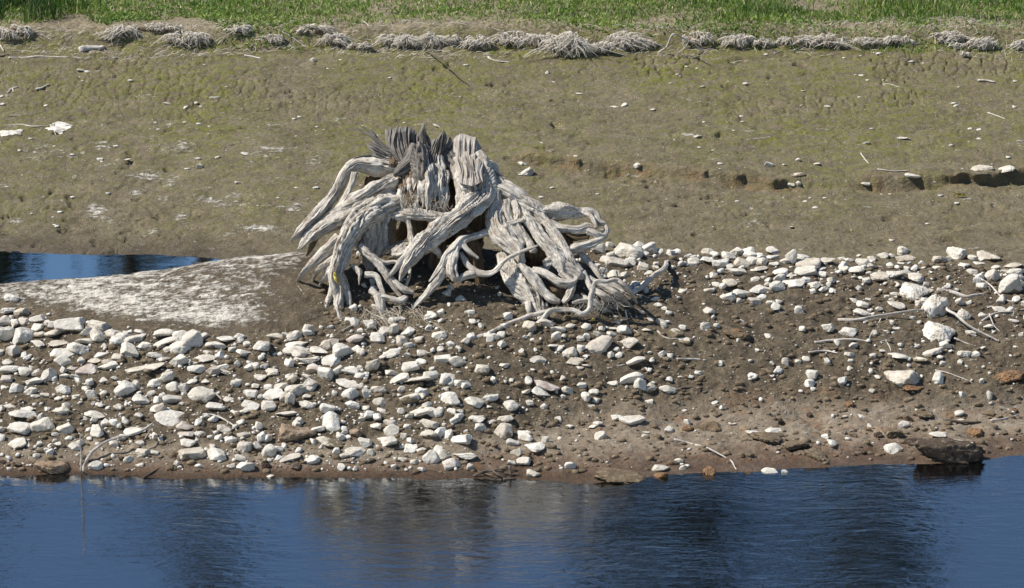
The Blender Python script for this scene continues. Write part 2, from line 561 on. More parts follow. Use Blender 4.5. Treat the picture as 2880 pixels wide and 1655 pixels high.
M['pool'] = mat_water('pool_water', 14.0, .0010, 1.2, 1.1, (.7, .62, .45), (.85, .95, 1.0))

# ------------------------------------------------------------------ terrain
D = 1 / 0.87986                      # from the 2534-wide overview to photo pixels


def curve_at_z(pts):
    """[(overview x, overview y, z)] -> arrays of world x, y, z"""
    q = np.array([at_z(a * D, b * D, z) for a, b, z in pts])
    return q[:, 0], q[:, 1], q[:, 2]


sh = curve_at_z([(-300, 1165, 0), (0, 1172, 0), (250, 1178, 0), (500, 1184, 0), (700, 1181, 0), (1000, 1179, 0), (1150, 1186, 0), (1340, 1191, 0), (1480, 1193, 0),
                 (1600, 1181, 0), (1800, 1171, 0), (2000, 1160, 0), (2150, 1151, 0), (2300, 1149, 0), (2430, 1140, 0), (2534, 1128, 0), (2900, 1110, 0)])
md = curve_at_z([(-300, 760, .50), (0, 765, .51), (150, 778, .52), (300, 806, .52), (500, 825, .53), (700, 830, .54), (900, 815, .57), (1100, 800, .60), (1300, 800, .60), (1500, 790, .58),
                 (1700, 810, .50), (1900, 850, .42), (2100, 880, .36), (2300, 880, .34), (2534, 890, .32), (2900, 900, .3)])
lo_ = curve_at_z([(-300, 1110, .09), (0, 1120, .09), (400, 1125, .09), (800, 1130, .08), (1150, 1120, .08), (1350, 1090, .08), (1600, 1060, .10), (1900, 1040, .10), (2200, 1030, .10), (2534, 1020, .10), (2900, 1010, .1)])
cr = curve_at_z([(-300, 712, .60), (0, 706, .61), (250, 691, .66), (400, 674, .71), (480, 657, .77), (600, 641, .82), (740, 625, .87), (1000, 620, .86), (1250, 618, .80),
                 (1500, 624, .74), (1700, 634, .71), (2000, 649, .66), (2300, 659, .63), (2534, 674, .575), (2900, 685, .55)])
POOL_Z = 0.20
pb = curve_at_z([(-300, 620, POOL_Z), (0, 622, POOL_Z), (150, 625, POOL_Z), (300, 630, POOL_Z), (450, 637, POOL_Z), (520, 641, POOL_Z), (600, 650, POOL_Z), (900, 650, POOL_Z), (2534, 650, POOL_Z)])

xs_f = np.arange(-5.7, 5.7001, 0.0115)
ext = 5.7 + np.cumsum(0.03 * 1.16 ** np.arange(48))
ext = ext[ext < 420]
xs = np.concatenate([-ext[::-1], xs_f, ext])
ys_f = np.concatenate([np.arange(-3.6, 1.2, 0.0145), np.arange(1.2, 9.2, 0.0215)])
e1 = 9.2 + np.cumsum(0.04 * 1.15 ** np.arange(50)); e1 = e1[e1 < 600]
e0 = -3.6 - np.cumsum(0.03 * 1.17 ** np.arange(48)); e0 = e0[e0 > -420]
ys = np.concatenate([e0[::-1], ys_f, e1])
X, Y = np.meshgrid(xs, ys)


def prof(c, k): return np.interp(xs, c[0], c[k])


left = 1 - sstep(-2.6, -1.2, xs)            # 1 where the back pool lies
right = sstep(-.2, 1.0, xs)
one = np.ones_like(xs)
ysn = prof(sh, 1) + .03 * fbm2(xs * 2.2, xs * 0, 71, 4)
K = [(-420 * one, -1.2 * one), (ysn - 12, -.7 * one), (ysn - 3, -.33 * one), (ysn - .8, -.10 * one), (ysn, 0 * one), (prof(lo_, 1), prof(lo_, 2)),
     (prof(md, 1), prof(md, 2)), (prof(cr, 1), prof(cr, 2)), (prof(cr, 1) + .55, prof(cr, 2) - .22),
     (2.0 * one, .26 - .22 * left), (prof(pb, 1), .28 - .08 * left), (prof(pb, 1) + 1.3, .50 + 0 * one),
     (6.1 * one, .885 * one), (7.0 * one, 1.06 * one), (7.12 * one, 1.09 * one), (7.34 * one, 1.26 * one), (9.0 * one, 1.30 * one), (40 * one, 1.8 * one), (600 * one, 9 * one)]
KY = np.array([a for a, b in K]); KZ = np.array([b for a, b in K])
dY = np.diff(KY, axis=0); dl = np.diff(KZ, axis=0) / dY
mm = np.zeros_like(KY)
mm[1:-1] = np.where(dl[:-1] * dl[1:] > 0, 2 * dl[:-1] * dl[1:] / (dl[:-1] + dl[1:] + 1e-9), 0)
mm[0] = dl[0]; mm[-1] = dl[-1]
Z = np.zeros_like(X)
for i in range(len(K) - 1):
    r0, r1 = np.searchsorted(ys, KY[i].min()) - 1, np.searchsorted(ys, KY[i + 1].max()) + 1
    r0 = max(r0, 0)
    sub = Y[r0:r1]
    t = (sub - KY[i]) / dY[i]
    msk = (t >= 0) & (t <= 1)
    h = dY[i]
    z = (2 * t ** 3 - 3 * t ** 2 + 1) * KZ[i] + (t ** 3 - 2 * t ** 2 + t) * h * mm[i] + (-2 * t ** 3 + 3 * t ** 2) * KZ[i + 1] + (t ** 3 - t ** 2) * h * mm[i + 1]
    Z[r0:r1] = np.where(msk, z, Z[r0:r1])

near = (sstep(-60, -5, X) * (1 - sstep(5, 60, X))) * sstep(-30, -3.6, Y) * (1 - sstep(9, 40, Y))
U, W = project(X, np.maximum(Y, -20), Z)
U /= D; W /= D                                # overview pixel of every ground point
Yc = np.broadcast_to(prof(cr, 1), X.shape); Ysh = np.broadcast_to(ysn, X.shape); Ymd = np.broadcast_to(prof(md, 1), X.shape)
bank = sstep(-.05, .35, Y - Ysh) * (1 - sstep(.0, .25, Y - Yc))
mound = sstep(-.1, .25, Y - Ymd) * (1 - sstep(.05, .25, Y - Yc)) * (1 - sstep(-1.75, -1.4, X))
hill = sstep(.25, .6, Y - Yc) * (1 - sstep(7.2, 7.5, Y))
meadow = sstep(7.15, 7.4, Y)
bed = 1 - sstep(-.1, .1, Y - Ysh)

# detail: lumps of mud, flat creased mudflat, smooth mound, soft hummocks
near_f = near
Z += near * bank * (1 - .75 * mound) * (.034 * fbm2(X * 3.1, Y * 3.4, 3, 4) + .034 * fbm2(X * 8, Y * 9, 8, 5, .65))
lum = 1 - np.abs(fbm2(X * 6.5, Y * 7.5, 14, 3)) * 2
Z += near * bank * (1 - mound) * .018 * (lum - .6) * sstep(.05, .2, Z)
Z += near * mound * (.020 * fbm2(X * 1.7, Y * 1.7, 23, 3) + .016 * fbm2(X * 7, Y * 9, 29, 4, .65))
hx = X + .25 * fbm2(X * 1.1, Y * 1.1, 40, 2)
Z += near * hill * (.022 * fbm2(hx * 1.3, Y * 2.2, 31, 4) + .016 * fbm2(hx * 4.5, Y * 7.5, 37, 4, .6) + .007 * fbm2(hx * 14, Y * 20, 38, 3, .6))
rd = 1 - np.abs(fbm2(hx * 3.2, Y * 8.0, 44, 3)) * 2.2
Z -= near * hill * .016 * np.clip(rd - .72, 0, 1) * 3.5
# drying cracks high on the mudflat
def cracks(sx, sy, seed):
    gx, gy = X * sx + .35 * fbm2(X * 5, Y * 5, seed, 2), Y * sy + .35 * fbm2(X * 5 + 9, Y * 5, seed + 1, 2)
    ix, iy = np.floor(gx), np.floor(gy)
    d1 = np.full(X.shape, 9.0); d2 = np.full(X.shape, 9.0)
    for a in (-1, 0, 1):
        for b in (-1, 0, 1):
            cx = ix + a; cy = iy + b
            zz = np.zeros_like(cx).astype(np.int64)
            px = cx + .5 + .45 * _h(cx.astype(np.int64), cy.astype(np.int64), zz, seed); py = cy + .5 + .45 * _h(cx.astype(np.int64), cy.astype(np.int64), zz + 1, seed)
            dd = np.hypot(gx - px, gy - py)
            n = dd < d1
            d2 = np.where(n, d1, np.minimum(d2, dd)); d1 = np.where(n, dd, d1)
    return d2 - d1
rows = (ys > 5.0) & (ys < 7.3)
sv = (X, Y)
X, Y = X[rows], Y[rows]
ck = cracks(8.5, 5.6, 91)
cg = sstep(.0, .3, fbm2(X * 1.3, Y * 1.6, 95, 3) + .12) * sstep(5.2, 6.0, Y) * (1 - sstep(6.95, 7.1, Y)) * np.clip(.55 + .5 * sstep(0, 2, X), 0, 1)
X, Y = sv
Z[rows] -= near[rows] * .026 * (1 - sstep(.05, .15, ck)) * cg
# holes, hoof prints and slumps
pit = fbm2(hx * 6 + 3, Y * 9, 61, 3)
Z -= near * hill * .045 * sstep(.40, .62, pit) * sstep(.05, .4, fbm2(X * .8, Y * .9, 66, 2) + .12)
# the small undercut step that crosses the right half of the mudflat
lx = xs
ledge_row = np.interp(lx, [-.3, 0, .5, .75, 1.2, 1.7, 2.4, 3.0, 3.8, 4.6, 6], [405, 404, 410, 418, 424, 432, 444, 447, 441, 430, 430])
ly = np.array([at_z((1440 + x / 27.9 * FPX * 1.0), r * D, .56)[1] for x, r in zip(np.clip(lx, -6, 6), ledge_row)])
ly = ly + .07 * fbm2(lx * 2.3, lx * 0, 75, 4) + .03 * fbm2(lx * 9, lx * 0, 76, 3)
lg = sstep(-.25, .25, lx) * (1 - sstep(6, 9, lx)) * sstep(-.55, .1, fbm2(lx * 1.1, lx * 0 + 3, 78, 2) + .25)
st_ = sstep(-.035, .035, Y - ly)
Z += lg * (.085 * (st_ - .5) * np.exp(-np.abs(Y - ly) * 2.2))
Z -= lg * .055 * np.exp(-((Y - ly + .055) / .05) ** 2) * sstep(-.15, .3, fbm2(X * 3, Y * 1.5, 79, 3))
shift = -lg * .11 * np.exp(-((Y - ly - .045) / .05) ** 2) * sstep(-.1, .35, fbm2(X * 3.4, Y * .8, 80, 3))
Z += near * meadow * (.05 * fbm2(X * 1.2, Y * 1.2, 84, 3) + .02 * fbm2(X * 6, Y * 6, 85, 3))
topn = sstep(6.7, 7.2, Y) * (1 - sstep(7.3, 7.7, Y))
Z += near * topn * .08 * fbm2(X * 1.6, Y * 1.5, 86, 3)
Z += bed * near * (.02 * fbm2(X * 2, Y * 2, 88, 3))
# keep a clean waterline for the little pool behind the mound
pm = left[None, :] * np.exp(-((Y - prof(pb, 1)) / .5) ** 2)
Z -= near * pm * .4 * (.011 * fbm2(hx * 4.5, Y * 7.5, 37, 4, .6))


def Hq(x, y):
    """ground height at world x, y"""
    x = np.atleast_1d(np.asarray(x, float)); y = np.atleast_1d(np.asarray(y, float))
    i = np.clip(np.searchsorted(xs, x) - 1, 0, len(xs) - 2); j = np.clip(np.searchsorted(ys, y) - 1, 0, len(ys) - 2)
    a = np.clip((x - xs[i]) / (xs[i + 1] - xs[i]), 0, 1); b = np.clip((y - ys[j]) / (ys[j + 1] - ys[j]), 0, 1)
    return (Z[j, i] * (1 - a) + Z[j, i + 1] * a) * (1 - b) + (Z[j + 1, i] * (1 - a) + Z[j + 1, i + 1] * a) * b


TT = np.arange(20.0, 36.0, .01)


def hit(u, v):
    """first ground point along the sight line of photo pixel u, v"""
    d = ray(u, v); P = CAM + d * TT[:, None]
    below = P[:, 2] < Hq(P[:, 0], P[:, 1])
    i = int(np.argmax(below)) if below.any() else len(TT) - 1
    p = P[i]
    return np.array([p[0], p[1], float(Hq(p[0], p[1])[0])])


# colour zones (what the soil is made of, not how it is lit)
fz = fbm2(X * 1.4, Y * 1.4, 120, 4); fz2 = fbm2(hx * 3.2, Y * 6, 123, 4); fz3 = fbm2(X * 5.5, Y * 7, 127, 3)
white = mound * np.clip(.60 + .30 * fz - .38 * (1 - sstep(-5.2, -2.9, X)) - .35 * sstep(-2.05, -1.65, X) * (1 - sstep(-.2, .3, Y - Yc + .5)), 0, 1)
white = np.maximum(white, bank * (1 - mound) * (.10 + .10 * fz))
dry_r = sstep(1580, 1750, U) * sstep(690, 780, W) * (1 - sstep(1090, 1130, W))
white = np.maximum(white, dry_r * np.clip(.16 + .22 * fz2, 0, .36))
pk = sstep(20, 160, U) * (1 - sstep(720, 900, U)) * sstep(300, 360, W) * (1 - sstep(560, 610, W)) * hill
white = np.maximum(white, pk * np.clip(.12 + .75 * np.clip(fz2, -.2, 1), 0, .62))
white = np.maximum(white, hill * np.clip(.05 + .55 * np.clip(fz3 * .6 + fz2 * .7, -.1, 1), 0, .5) * sstep(150, 260, W))
olive = hill * np.clip(1.05 - .55 * sstep(300, 520, W) - .25 * sstep(520, 620, W), 0, 1) * np.clip(.58 + .6 * fz, 0, 1)
olive = np.maximum(olive, topn * .8)
wet = (1 - sstep(.015, .085, Z + .03 * fz)) * (Y < 1.0)
wet = np.maximum(wet, hill * left[None, :] * (1 - sstep(.215, .33, Z + .03 * fz)) * .75)
sand = (1 - sstep(.08, .16, Z + .05 * fz2)) * (Y < .5) * sstep(.0, .03, Z)
sand = np.maximum(sand, sstep(1300, 1550, U) * sstep(950, 1040, W) * (Y < .5) * np.clip(.75 + .7 * fz2, 0, 1))
bedm = (Z < -.005) & (Y < 0)
rust = sstep(1400, 1500, U) * sstep(940, 1000, W) * (Y < .5) * np.clip(1.6 * fz3 - .1, 0, 1) * .8
rust = np.maximum(rust, lg[None, :] * np.exp(-np.abs(Y - ly + .05) * 12) * np.clip(.3 + fz3, 0, 1))
rust = np.maximum(rust, (1 - sstep(.03, .07, Z)) * (Y < .5) * (Z > -.02) * .45)
white = np.where(bedm, 0, white); sand = np.where(bedm, .9, sand)
rust = np.where(bedm, .45, rust); olive = np.where(bedm, .5, olive); wet = np.where(bedm, .0, wet)
nY, nX = X.shape
V = np.stack([X, Y + shift, Z], -1).reshape(-1, 3)
ii = np.arange(nY - 1)[:, None] * nX + np.arange(nX - 1)[None, :]
Q = np.stack([ii, ii + 1, ii + nX + 1, ii + nX], -1).reshape(-1, 4)
za = np.stack([white, olive, wet], -1).reshape(-1, 3).astype(np.float32)
zb = np.stack([sand, rust, meadow, hill], -1).reshape(-1, 4).astype(np.float32)
g = obj('ground', mesh_np('ground', V, Q, attrs={'zone_a': za, 'zone_b': zb}), M['ground'])
tag(g, kind='structure')

# water: the river in front, the little pool behind the mound
ry = np.concatenate([-420 + 0 * xs[::60][:1], np.linspace(-30, -1.2, 8)])
def sheet(name, x0, x1, y0, y1, z, mat):
    V = np.array([[x0, y0, z], [x1, y0, z], [x1, y1, z], [x0, y1, z]], float)
    o = obj(name, mesh_np(name, V, np.array([[0, 1, 2, 3]])), mat); tag(o, kind='structure'); return o
sheet('river_water', -400, 400, -400, -1.0, 0.0, M['river'])
sheet('pool_water', -9.0, -1.2, 1.0, 3.6, POOL_Z, M['pool'])

# ------------------------------------------------------------------ stones
def ico(sub):
    t = (1 + 5 ** .5) / 2
    v = [(-1, t, 0), (1, t, 0), (-1, -t, 0), (1, -t, 0), (0, -1, t), (0, 1, t), (0, -1, -t), (0, 1, -t), (t, 0, -1), (t, 0, 1), (-t, 0, -1), (-t, 0, 1)]
    f = [(0, 11, 5), (0, 5, 1), (0, 1, 7), (0, 7, 10), (0, 10, 11), (1, 5, 9), (5, 11, 4), (11, 10, 2), (10, 7, 6), (7, 1, 8),
         (3, 9, 4), (3, 4, 2), (3, 2, 6), (3, 6, 8), (3, 8, 9), (4, 9, 5), (2, 4, 11), (6, 2, 10), (8, 6, 7), (9, 8, 1)]
    v = [np.array(p) / np.linalg.norm(p) for p in v]
    for _ in range(sub):
        c = {}; nf = []
        def mid(a, b):
            k = (min(a, b), max(a, b))
            if k not in c:
                p = v[a] + v[b]; v.append(p / np.linalg.norm(p)); c[k] = len(v) - 1
            return c[k]
        for a, b, d in f:
            x, y, z = mid(a, b), mid(b, d), mid(d, a)
            nf += [(a, x, z), (b, y, x), (d, z, y), (x, y, z)]
        f = nf
    return np.array(v), np.array(f, np.int32)


ICO4 = ico(4); ICO3 = ico(3); ICO2 = ico(2); ICO1 = ico(1)


def stone_shape(seed, base, planes=11, round_=.08, rough=.05, lumpy=0.0):
    """a broken block: flat facets cut from a ball, edges slightly worn, small chips"""
    d, f = base
    r = np.random.default_rng(seed)
    n = r.normal(size=(planes, 3)); n /= np.linalg.norm(n, axis=1)[:, None]
    n = np.vstack([n, [[0, 0, -1], [0, 0, 1]]])
    n[-1] += r.normal(size=3) * .3; n[-1] /= np.linalg.norm(n[-1])
    dist = np.concatenate([r.uniform(.58, .95, planes), [.75, r.uniform(.6, .85)]])
    q = d @ n.T
    rad = np.where(q > .05, dist / np.maximum(q, .05), 9.0)
    kk = 1 / round_
    rr = -np.log(np.exp(-kk * np.minimum(rad, 3)).sum(1)) / kk
    rr = np.minimum(rr, 1.15)
    p = d * rr[:, None]
    rr = rr * (1 + rough * fbm3(p * 2.6 + seed * 3.1, seed, 4, .6) + rough * .5 * fbm3(p * 9 + seed, seed + 3, 2))
    if lumpy:
        rr = rr * (1 + lumpy * fbm3(p * 3.4 - seed, seed + 7, 4, .65) + lumpy * .6 * (np.abs(fbm3(p * 5 + seed, seed + 9, 3)) * 2 - .5))
    p = d * rr[:, None]
    p /= (p.max(0) - p.min(0))[None, :]
    p -= (p.max(0) + p.min(0)) / 2
    return p, f


STONES = [mesh_np('stone', *stone_shape(100 + i, ICO4, int(8 + i % 6), .018 + .012 * (i % 4), .085)) for i in range(30)]
CLODS = [mesh_np('clod', *stone_shape(300 + i, ICO4, 9, .12, .10, .22)) for i in range(10)]
CRUSTY = [mesh_np('crusted_stone', *stone_shape(400 + i, ICO4, 10, .09, .09, .13)) for i in range(8)]
SMALL = [stone_shape(500 + i, ICO3, 9, .022, .08) for i in range(16)]
TINY = [stone_shape(550 + i, ICO1, 7, .03, .08) for i in range(16)]

R5, R6, R7, R8 = (0, 640, 2.8), (0, 1000, 2.2233), (1980, 640, 2.8), (1980, 1000, 2.2233)
RA, RB = (800, 880, 1.61), (1400, 880, 1.61)
RT1, RT2, RT3 = (0, 0, 2.64), (960, 0, 2.64), (1920, 0, 2.64)
RH, RM = (0, 300, 1.5167), (2000, 300, 1.6545)
RG = (1280, 320, 3.64)
RZ = (1280, 620, 3.308)
# x, y, width, height as read from enlarged crops; a letter gives the kind of surface
DATA = [
(R5, "60,650,110,60 175,670,110,80 30,740,90,90 110,745,100,70 190,745,90,70 290,720,110,70 375,750,60,55 40,850,130,140 180,865,150,150 550,765,220,150 290,790,120,80 310,840,100,60 420,830,120,70 680,830,90,90 765,860,110,130 770,780,150,90 890,830,110,70 470,915,150,70 300,910,110,50 670,900,120,60 940,890,150,100 1060,870,150,80 1100,815,90,40 1290,830,150,70 1420,840,130,80 1510,900,150,170 1420,950,150,130 1300,900,180,50 1020,970,170,120 1150,940,110,80 620,960,160,110 480,1000,180,90 500,1060,120,100 100,980,100,100 10,990,60,70 1230,1000,120,60 1320,965,70,60 1260,940,80,50 1290,1035,100,50 1410,1050,130,100 1600,1035,160,60 1790,875,150,70 1700,930,140,70 1640,985,90,60 1830,970,70,60 1920,990,100,60 2060,930,120,100 2170,860,110,60 2320,860,120,90 2430,820,90,90 2340,920,130,50 2390,985,180,80 2430,1045,150,60 2480,1110,100,80 2140,1140,110,70 2040,1170,110,50 2080,1090,80,50 1870,1080,60,70 1560,1120,140,90 1680,1130,100,80 1750,1100,120,60 1770,1140,110,50 1100,1110,320,50 850,1095,150,70 860,1060,110,60 740,1110,80,60 690,1130,140,110,r 570,1110,90,50 640,1050,70,60 750,1040,110,50 800,1000,110,50 930,1030,80,70 60,1060,90,60 80,1120,140,80 55,1200,80,70 130,1270,110,90 260,1205,160,70 240,1290,90,70 380,1160,120,110 430,1200,60,60 510,1165,90,50 590,1170,90,50 280,1140,90,50 500,1275,110,80 280,1330,80,40 360,1320,80,50 600,1330,80,40 670,1270,70,60 720,1310,80,70 460,1350,70,40 820,1210,80,60 810,1310,70,50 900,1190,60,40 980,1270,150,120 1070,1240,60,90 1110,1360,120,90 1190,1310,80,60 1220,1225,120,80 1310,1180,110,100 1360,1260,90,80 1450,1270,70,80 1510,1210,90,50 1620,1215,80,50 1590,1320,180,120 1365,1350,160,90 1690,1405,120,70 1800,1360,90,50 1865,1225,100,60 2010,1250,80,50 2150,1310,170,80 2210,1250,110,70 2300,1200,70,80 2330,1270,140,90 2440,1250,90,90 2260,1350,90,90 2050,1340,50,60 1970,1400,120,70 2110,1400,120,80 2420,1400,110,70 2420,1330,100,50 2420,1170,90,50 1250,1430,120,60 930,1420,80,40 80,1405,110,40 480,1430,100,50 200,1440,120,50 95,550,110,70 570,460,80,30,m 1010,1010,60,40 820,930,60,50"),
(R6, "380,350,90,60 145,365,150,70 270,440,120,110 135,455,140,80 410,460,100,80 345,490,60,35 110,545,110,65 610,480,90,90 840,470,110,50 330,690,190,100,o 1065,385,170,90 1160,440,100,55 1000,340,60,70 875,548,60,45 1175,540,90,60 1160,495,90,40 890,610,80,50 960,605,70,40,m 1205,615,140,80 1355,620,110,90 1530,565,90,80 1400,460,90,50 1850,490,200,120,o 1680,600,85,100 1615,570,60,60 1745,590,60,50 1505,645,80,40 1535,695,100,80 1445,690,60,40 1820,640,110,50 1945,655,90,50 1665,690,60,50,d 1860,690,80,50,d 1250,485,70,40 1530,490,90,40 1570,320,100,60 1790,365,120,40 1530,350,60,35 1475,360,60,40 620,310,60,30 740,330,70,35 870,375,60,40 600,365,130,40 1690,755,50,25 1430,775,60,30,d 1540,765,60,30,d 245,600,40,20 110,685,50,35,d 20,670,40,30,d 760,645,40,30,d 775,765,60,30,d 870,690,60,30 365,555,50,40"),
(RA, "50,100,80,40 110,80,50,60 60,175,110,50 50,140,80,35 150,170,90,35 100,215,80,35 205,130,70,40 190,150,60,40 265,180,80,70 215,215,90,45 140,255,70,50,r 185,280,60,60 320,115,65,45,r 425,118,65,45 455,88,50,45 490,75,50,50 530,130,50,40 485,183,80,40 630,185,55,35 345,175,45,40 400,245,65,60 440,200,60,25 300,262,65,40 240,265,50,40 115,330,60,60 55,350,90,60 25,395,40,60 295,320,110,35 295,370,70,60 430,345,70,40 375,365,40,50 490,270,60,30 570,245,70,50 520,300,80,40 600,300,110,30 660,290,60,50 740,285,70,40 720,205,70,35 780,225,80,60 895,260,60,50 670,262,35,40 530,350,40,40 565,385,80,50,m 620,378,40,35 750,388,80,60 735,345,25,25 645,418,45,40 435,410,60,40 105,418,60,40 200,435,60,50 310,420,60,40 370,430,45,30 215,500,80,90 440,445,50,30 530,445,40,40 565,470,40,30 620,445,100,40 680,450,70,40 705,440,35,30 655,500,80,40 480,500,60,45 485,535,70,60 555,515,40,25 725,508,25,25 860,405,80,45 930,385,70,40 925,425,35,20 940,490,60,25 885,518,50,40 865,475,80,40 800,575,80,60 465,575,110,60 365,585,60,40 320,548,50,40,o 205,580,110,40,m 650,545,80,60,m 320,630,80,45 275,645,50,35 395,635,45,35 390,668,45,25,d 665,650,80,60 720,640,50,45 570,615,60,40 620,620,50,30 820,645,100,45 760,685,80,55 840,700,40,35 535,665,50,20 590,675,40,30 150,525,60,30 410,510,60,30 700,100,60,40 610,120,50,35 560,90,60,40"),
(RB, "460,148,110,80 570,80,60,50 515,95,50,30 520,72,50,20 590,130,90,50 535,170,35,30 325,180,60,50 350,220,70,40 375,120,40,30 405,238,50,20 375,250,40,20 180,210,70,35 265,115,40,50 280,75,60,35 250,150,70,25 275,160,50,30 140,60,70,60 30,240,50,30 745,50,60,40 675,75,50,20 690,30,40,20 835,65,40,30 935,60,35,45 810,90,60,50,m 850,125,60,40,m 745,190,40,40 780,200,35,35 625,218,80,40 605,295,100,60 645,330,50,60 690,340,45,45 520,320,50,30 770,345,70,40 220,325,110,50,r 200,365,80,45 125,360,55,30 295,295,35,30 315,355,50,40 145,410,40,35 445,400,35,30 435,360,50,30 425,425,35,25 610,485,100,50 455,500,50,30 275,483,40,25 325,517,40,25 465,560,50,40 430,515,40,20 125,560,70,50 165,605,90,50 70,590,50,40 215,575,40,40 85,632,50,40 120,672,65,45 160,725,60,40 65,680,40,30 820,672,45,35 735,700,70,35 835,700,40,30,m 960,718,50,50,b 670,540,40,15 665,555,35,15 830,290,30,12 1055,500,45,18 685,400,40,25,m 860,520,50,30,b 940,515,90,45,b 560,735,200,70,b 740,735,60,40,b 60,420,60,45 30,475,70,40 25,535,70,70 1080,90,110,50,b 910,270,40,30,m 400,60,50,35,s 450,95,40,30,s 30,60,40,30,s 220,45,60,40,s 330,60,50,30,s"),
(R7, "30,190,100,60 255,195,90,80 345,195,110,90 545,185,100,60 540,230,110,60 190,225,110,60 50,255,130,60 130,295,130,100 250,345,160,80 300,280,120,70 380,270,110,90 450,270,90,70 430,325,130,50 550,290,90,50 640,270,90,60 690,240,80,110 770,235,110,60 820,290,170,110 800,350,160,100 600,350,110,60 690,375,90,40 880,255,90,50 960,255,130,50 930,330,90,50 405,405,80,60 470,390,60,30 500,445,60,40 440,480,140,70 575,470,120,100 705,440,150,90 860,450,110,60 1005,415,70,60 860,505,50,50 300,515,130,80 90,445,80,50 200,440,110,60 40,490,90,50 190,550,110,80 400,585,100,70 275,580,50,50 530,590,80,60 590,585,60,40 40,660,80,70 10,780,70,80 1080,240,60,40,m 1145,255,80,50 1220,225,40,30 1320,240,80,60,m 1410,220,90,60 1480,220,60,40 1570,190,90,90,c 1590,245,150,60,c 1560,280,80,40 1100,330,90,60 1200,335,120,60,c 1250,275,100,70 1310,310,60,60 1180,390,60,30 1735,315,50,35 1830,315,80,40 1850,255,110,70,c 1930,250,70,60 1990,210,140,140,c 2120,240,90,60 2235,220,150,80,c 2165,285,100,40 2050,290,100,50,m 2110,345,90,60 2300,310,80,50 2450,300,130,60 2270,390,100,110 2400,460,160,160 2440,355,120,80 2480,460,90,80 2370,340,80,40 1400,390,150,90,c 1500,370,120,70,c 1670,400,120,80,c 1590,350,90,50,c 1650,500,200,140,c 1820,640,190,200,c 1730,590,130,100,c 1850,820,220,170,c 1770,510,90,60,c 1505,525,80,50,r 1490,560,80,40 1440,550,50,40 1520,610,130,60,c 1295,570,50,40 1180,570,70,40,m 1240,670,120,60,c 1310,650,50,40 1330,690,50,40 1380,645,70,50 1750,455,50,60,r 1990,490,40,30 2010,590,70,70 2080,590,70,40 2330,645,110,50 2250,630,50,30 2050,690,100,90,c 2190,695,70,50,m 2440,740,90,40 2500,845,50,50 975,790,90,70 1130,820,130,90 1350,830,50,50 1440,820,60,40,m 1480,755,40,50 1640,710,70,50 1700,745,50,40 1510,795,90,40 1550,925,50,40 1670,935,90,40 1530,1010,140,60 1410,975,80,30 1170,930,90,60,c 1800,980,160,70,c 2050,1000,100,60,c 2140,995,80,60,c 640,1065,60,80 740,1060,50,50 810,1035,80,60,c 1150,1000,90,50,m 1150,1105,60,50,m 1880,1070,60,50,c 1860,1030,60,40 2190,945,60,25 530,1165,50,25 1550,1190,240,150,c 1850,1190,80,90 2250,1330,60,80 2260,1390,40,30 1700,1040,110,50,m 1640,1250,160,80,b 250,820,150,70,b 2400,1160,220,110,b 2100,830,90,60,c 2240,780,90,50,m"),
(R8, "1595,360,75,45 1605,405,60,25 1470,490,110,40 1600,545,140,45 1185,582,100,60 435,463,95,45 310,480,90,40 170,425,60,22 410,725,90,40 505,730,50,40 980,605,60,30,d 480,420,45,40,d 1185,480,120,80,b 1090,500,50,50,d 1270,390,60,45,b 1780,365,80,40,b 1700,480,90,70,b 985,382,50,25 880,380,40,15 1845,380,40,30,b 910,305,60,50,b 660,375,35,30,d 1030,460,50,30,b 570,550,150,70,b 420,510,200,70,b 700,620,140,80,b 35,720,80,60,b 280,735,60,25,d 1300,540,90,50,d 1965,470,30,25,b 1940,345,60,50,b 1380,365,160,60,b 40,445,120,50,b 1870,480,60,30,b 1780,605,30,25,d 85,370,50,30,d 700,490,90,40,b 930,495,90,40,b"),
(RT1, "2325,450,50,45 20,775,45,30 340,785,35,25 1155,915,28,25 1555,940,25,15 1240,765,60,25,m 1455,765,40,30 1380,800,40,25 1490,793,25,20 50,715,20,20 10,718,40,25,r"),
(RH, "425,225,32,20 1043,200,38,14 85,190,20,14 545,228,28,12 1010,325,24,16,m 852,255,34,26 927,215,22,12 663,71,15,13 893,85,14,10"),
(RG, "735,605,120,105,c 690,510,105,65,c 1865,530,75,70 1235,435,55,35 885,300,50,15"),
(RM, "270,270,55,32 405,250,25,22 340,270,25,14 720,170,38,18 890,147,55,16 1255,285,90,34,c 1370,292,80,34,c 395,315,75,26,m 405,358,30,26 375,365,35,24,m 940,325,70,30,c 490,265,45,16 1205,105,22,14,m 1245,148,28,12,m 720,360,50,28,m 1115,322,40,12 375,562,20,10 840,622,28,16,m 1435,160,35,16"),
(RT3, "110,1015,60,30 150,648,30,20 1640,1025,110,25 2030,785,50,30,m 1075,790,50,30,m 2465,795,40,25 1325,558,40,15 895,675,40,15 2135,955,40,25,m 2200,962,45,22,m 1490,597,20,20 2050,650,30,18"),
(RZ, "1330,270,130,110 1440,230,90,80 1620,290,240,180 1520,390,180,130 1800,270,130,120 1900,290,90,80 1640,390,110,90 1750,440,90,90 1870,400,60,60,m 1420,370,130,80 1800,490,100,60 1330,430,80,70,s 1380,470,90,70,s 1480,500,120,90,s 1570,510,90,80,s 1860,730,90,60 1890,785,90,60 1500,300,90,80,m 1700,240,110,90"),
(RT2, "1765,695,50,20 1575,610,30,15 710,935,80,25 1530,535,40,35,m 2310,812,45,20 2030,790,70,25,m 2100,775,60,40,m"),
]
